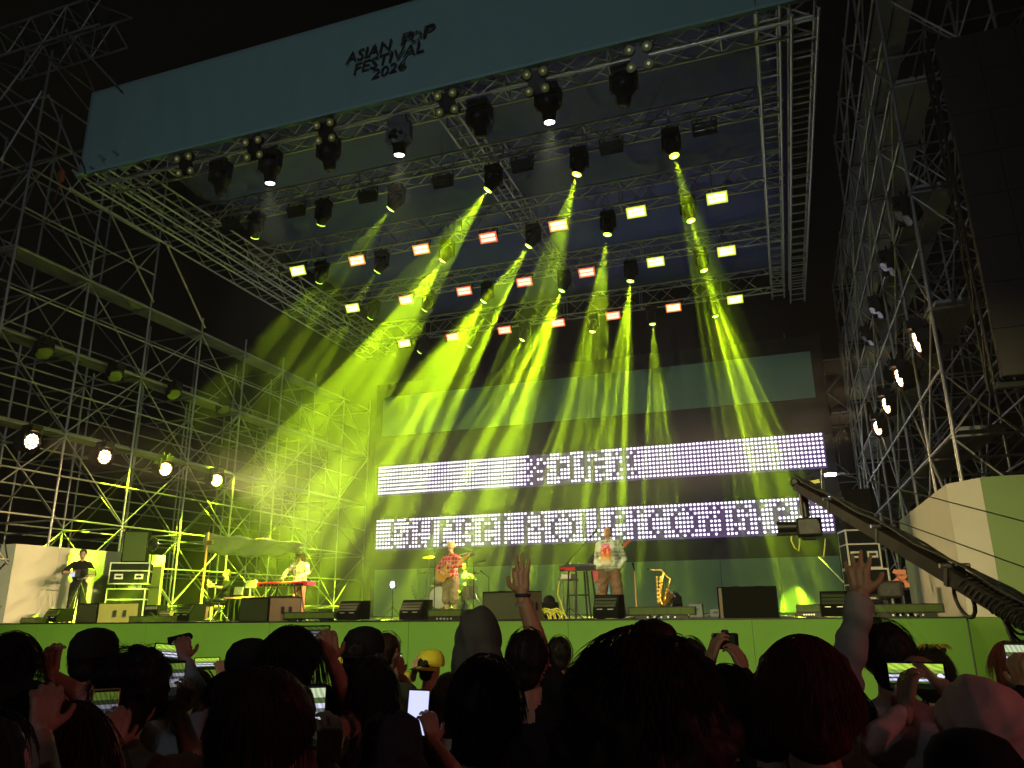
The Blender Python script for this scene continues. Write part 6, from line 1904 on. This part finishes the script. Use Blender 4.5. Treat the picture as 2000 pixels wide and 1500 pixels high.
o, s, hc, hr = crowd("man with short hair and glasses in the centre foreground", 947, 1288, 1.68, .05, mats=("skin", "cloth_black", "cloth_black", "shoe_black"), voxel=.009)
hair(o, s, hc, hr, 'short', seed=38, dens=2.2, vox=.007)
for e in (-1, 1): MB().path([hc + V(.078 * e, -.02, .004) * s, hc + V(.082 * e, .03, .012) * s, hc + V(.076 * e, .085, .012) * s], .0028, 6).build("glasses_arm", "black_plastic", o)
# big curly head
o, s, hc, hr = crowd("huge head of curly dark hair with a small bun in the right foreground", 1245, 1217, 1.5, 0, hat=.075, female=True, mats=("skin", "cloth_black", "cloth_black", "shoe_black"))
hair(o, s, hc, hr, 'bigcurl', "hair_brown", seed=39, dens=1.4, vox=.008)
o, s, hc, hr = crowd("dark head just right of the huge curly hair", 1347, 1246, 4.0, 0, mats=("skin", "cloth_black", "cloth_black", "shoe_black"))
hair(o, s, hc, hr, 'short', seed=40)
o, s, hc, hr = crowd("straight haired person lifting a small camera between two big heads", 1418, 1302, 2.7, -.3, female=True, mats=("skin", "cloth_black", "cloth_black", "shoe_black"), sleeve=(1, 1),
    wrists=(dict(at=(1388, 1290, 3.06), hd=(.35, .15, 1), pn=(.7, .5, 0), pose='phone', pole=(-.8, -.2, -.6)), dict(at=(1446, 1288, 3.06), hd=(-.35, .15, 1), pn=(-.7, .5, 0), pose='phone', pole=(.8, -.2, -.6))))
hair(o, s, hc, hr, 'bob', seed=41)
o, s, hc, hr = crowd("head with dark hair lit red on its right side in the right foreground", 1565, 1240, 1.62, .2, mats=("skin", "cloth_char", "cloth_black", "shoe_black"), hat=.03, voxel=.009)
hair(o, s, hc, hr, 'parted', "hair_red", seed=42, dens=1.9, vox=.007)
# person in grey shirt with blurred raised hand
o, s, hc, hr = crowd("person in a loose grey shirt raising an open hand at the right", 1728, 1216, 2.62, 0, bag=1.32, sleeve=(1, 1), mats=("skin", "cloth_grey", "cloth_black", "shoe_black"), voxel=.011,
    wrists=(dict(at=(1683, 1165, 2.5), hd=(.0, .1, 1), pn=(.2, 1, -.2), pose='claw', pole=(-.3, -1, -.2), spread=.16), None))
hair(o, s, hc, hr, 'short', seed=43)
o, s, hc, hr = crowd("head with two hair clips and hair lit yellow green", 1812, 1264, 3.75, 0, female=True, mats=("skin", "cloth_black", "cloth_black", "shoe_black"))
hair(o, s, hc, hr, 'bob', seed=44)
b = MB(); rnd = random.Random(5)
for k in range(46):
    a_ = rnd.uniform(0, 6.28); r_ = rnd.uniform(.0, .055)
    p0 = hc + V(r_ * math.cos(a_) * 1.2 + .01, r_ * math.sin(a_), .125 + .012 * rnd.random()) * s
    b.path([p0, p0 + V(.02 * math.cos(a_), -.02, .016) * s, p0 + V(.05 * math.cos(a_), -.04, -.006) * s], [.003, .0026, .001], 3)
b.build("lit_tuft", "hair_lit_yellow", o)  # yellow green light on the hair put into the tuft's colour
for e in (-1, 1): MB().box(hc + V(.07 * e, 0, .118) * s, (.04, .03, .022), bev=.004).build("hair_clip", "black_plastic", o)
o, s, hc, hr = crowd("person in a pale brown headscarf holding a phone sideways at the right", 1905, 1310, 1.95, .15, female=True, hat=.045, mats=("skin", "hijab_cloth", "cloth_black", "shoe_black"), sleeve=(1, 1),
    wrists=(dict(at=(1768, 1382, 2.16), hd=(.25, .3, 1), pn=(.6, .5, .2), pose='phone', pole=(-.7, -.3, -.6)), dict(at=(1846, 1345, 2.2), hd=(-.5, .3, .8), pn=(-.6, .5, .1), pose='phone', pole=(.6, -.3, -.5))))
P = [('e', hc + V(0, -.015, .015) * s, (.122 * s, .135 * s, .138 * s), None, 'h'), ('e', hc + V(0, -.03, -.10) * s, (.125 * s, .118 * s, .12 * s), None, 'h'), ('e', hc + V(0, -.03, -.24) * s, (.225 * s, .155 * s, .10 * s), None, 'h'), ('e', hc + V(.08, -.03, -.20) * s, (.15 * s, .14 * s, .10 * s), None, 'h')]
co, fs, tg = remesh(P, .007, 6)
k1 = np.linalg.norm(co - np.array(hc + V(.16, .02, -.16) * s), axis=1); k2 = np.linalg.norm(co - np.array(hc + V(-.14, .06, -.05) * s), axis=1)
am = .0050 * np.sin(k1 * 105 + 2 * np.sin(co[:, 2] * 22)) * np.clip((k1 - .08) * 6, 0, 1) + .0028 * np.sin(k2 * 130)
dv = co - np.array(hc); dv /= np.linalg.norm(dv, axis=1, keepdims=True)
link(bpy.data.objects.new("headscarf", mesh_np("headscarf", co + dv * am[:, None], fs, ["hijab_cloth"])), o)
o, s, hc, hr = crowd("reddish haired head at the right edge beside the lit phone", 1968, 1256, 4.1, .2, female=True, mats=("skin", "cloth_black", "cloth_black", "shoe_black"), wrists=(None, dict(at=(1990, 1330, 4.3), pose='phone', hd=(-.2, .2, 1), pn=(-.7, .5, 0), pole=(.7, -.2, -.7))))
hair(o, s, hc, hr, 'bob', "hair_red", seed=45)
o, s, hc, hr = crowd("dark cap at the bottom right corner of the picture", 1890, 1425, 1.5, 0, hat=.03, mats=("skin", "cloth_black", "cloth_black", "shoe_black"))
hair(o, s, hc, hr, 'short', seed=46); cap(o, s, hc, hr, "cloth_black", .1)
o, s, hc, hr = crowd("dark shoulder of someone at the bottom left corner holding a phone", -20, 1395, 1.5, 0, mats=("skin", "cloth_olive", "cloth_black", "shoe_black"), sleeve=(1, 0),
    wrists=(None, dict(at=(82, 1432, 1.78), hd=(-.25, .2, 1), pn=(-.8, .5, 0), pose='phone', pole=(.7, -.3, -.6))))
hair(o, s, hc, hr, 'short', seed=48)
o, s, hc, hr = crowd("person beyond the right edge reaching a phone into view", 2085, 1330, 2.2, 0, mats=("skin", "cloth_black", "cloth_black", "shoe_black"), sleeve=(1, 1),
    wrists=(dict(at=(2002, 1345, 2.5), hd=(-.1, .3, 1), pn=(.6, .6, 0), pose='phone', pole=(-.6, -.3, -.7)), None))
hair(o, s, hc, hr, 'short', seed=49)

# heads filling the gaps between the rows
for k, (px, pt, d, st, lab) in enumerate(((62, 1326, 2.55, 'short', "dark head below the far left woman's raised hand"), (446, 1316, 3.2, 'bob', "straight dark hair between the small sideways phone and the black cap"), (656, 1338, 3.1, 'short', "dark head under the raised bare arm"),
        (882, 1322, 3.3, 'bob', "straight dark hair just left of the man with glasses"), (1128, 1296, 3.6, 'short', "dark head tucked left of the huge curly hair"), (1488, 1322, 2.5, 'bob', "dark hair pressed against the left side of the red lit head"),
        (1652, 1345, 2.25, 'short', "dark head under the loose grey sleeve"), (1300, 1268, 5.4, 'short', "small distant head above the right side of the curly hair"))):
    o, s, hc, hr = crowd(lab, px, pt, d, .1 * (k % 3 - 1), mats=("skin", ["cloth_black", "cloth_navy", "cloth_char"][k % 3], "cloth_black", "shoe_black"), sleeve=(1, 1), voxel=.018, hv=.007)
    hair(o, s, hc, hr, st, ["hair_black", "hair_brown"][k % 2], seed=60 + k, dens=.8)
# phones
phone("phone filming upright in a gold case at the lower left", 203, 1396, 2.36, .076, .152, scr="phone_view_dim", case="gold_case")
phone("tall phone with a bright picture beside the bushy curly hair", 340, 1330, 2.98, .074, .150, scr="phone_view")
t = phone("sideways phone with a furry microphone above it", 336, 1276, 3.36, .076, .155, True, .12, scr="phone_view_land")
b = MB().tube((-.03, .0, .05), (.04, 0, .072), .014, .016); b.ellipsoid((.05, 0, .075), (.02, .017, .017)); b.build("shotgun_microphone", "black_plastic", t)
MB().tube((-.02, 0, .03), (-.01, 0, .06), .006).build("microphone_clip", "black_metal", t)
phone("small sideways phone held near the keyboard player", 404, 1296, 4.75, .074, .150, True, scr="phone_view_land")
phone("dark sideways phone raised by the bare arm", 606, 1241, 2.98, .074, .150, True, 0, scr="phone_view_dim")
phone("upright phone half hidden by the large foreground head", 606, 1398, 1.98, .076, .155, scr="phone_view_bright")
phone("glaring white upright phone near the bucket hat", 816, 1392, 2.62, .074, .150, tilt=.06, scr="phone_white")
t = phone("sideways phone showing the stage in front of the pale headscarf", 1790, 1320, 2.24, .078, .158, True, scr="phone_view_land")
MB().tube((.062, -.006, .0), (.062, -.0075, 0), .008, n=14).build("shutter_button", "shutter_button", t)
phone("bright upright phone at the right edge", 1992, 1300, 2.62, .076, .155, scr="phone_view_bright")
phone("small upright phone left of the yellow cap", 774, 1300, 4.95, .074, .150, scr="phone_view_bright")
phone("dark phone held by the person at the bottom left corner", 36, 1376, 1.86, .095, .11, True, .05, scr=None)
p = ray_d(1416, 1252, 3.12)
t = thing("compact_camera", "small shiny camera lifted above the crowd", "camera", p, (0, 0, .3), None)
MB().box((0, 0, 0), (.10, .05, .062), bev=.006).build("body", "black_plastic", t)
MB().tube((0, .02, 0), (0, .06, 0), .024, n=14).build("lens", "black_metal", t)
MB().box((0, -.027, .002), (.066, .003, .046)).build("display", "lens_dark", t)
MB().box((.0, 0, .037), (.03, .03, .014), bev=.003).build("viewfinder", "chrome", t)
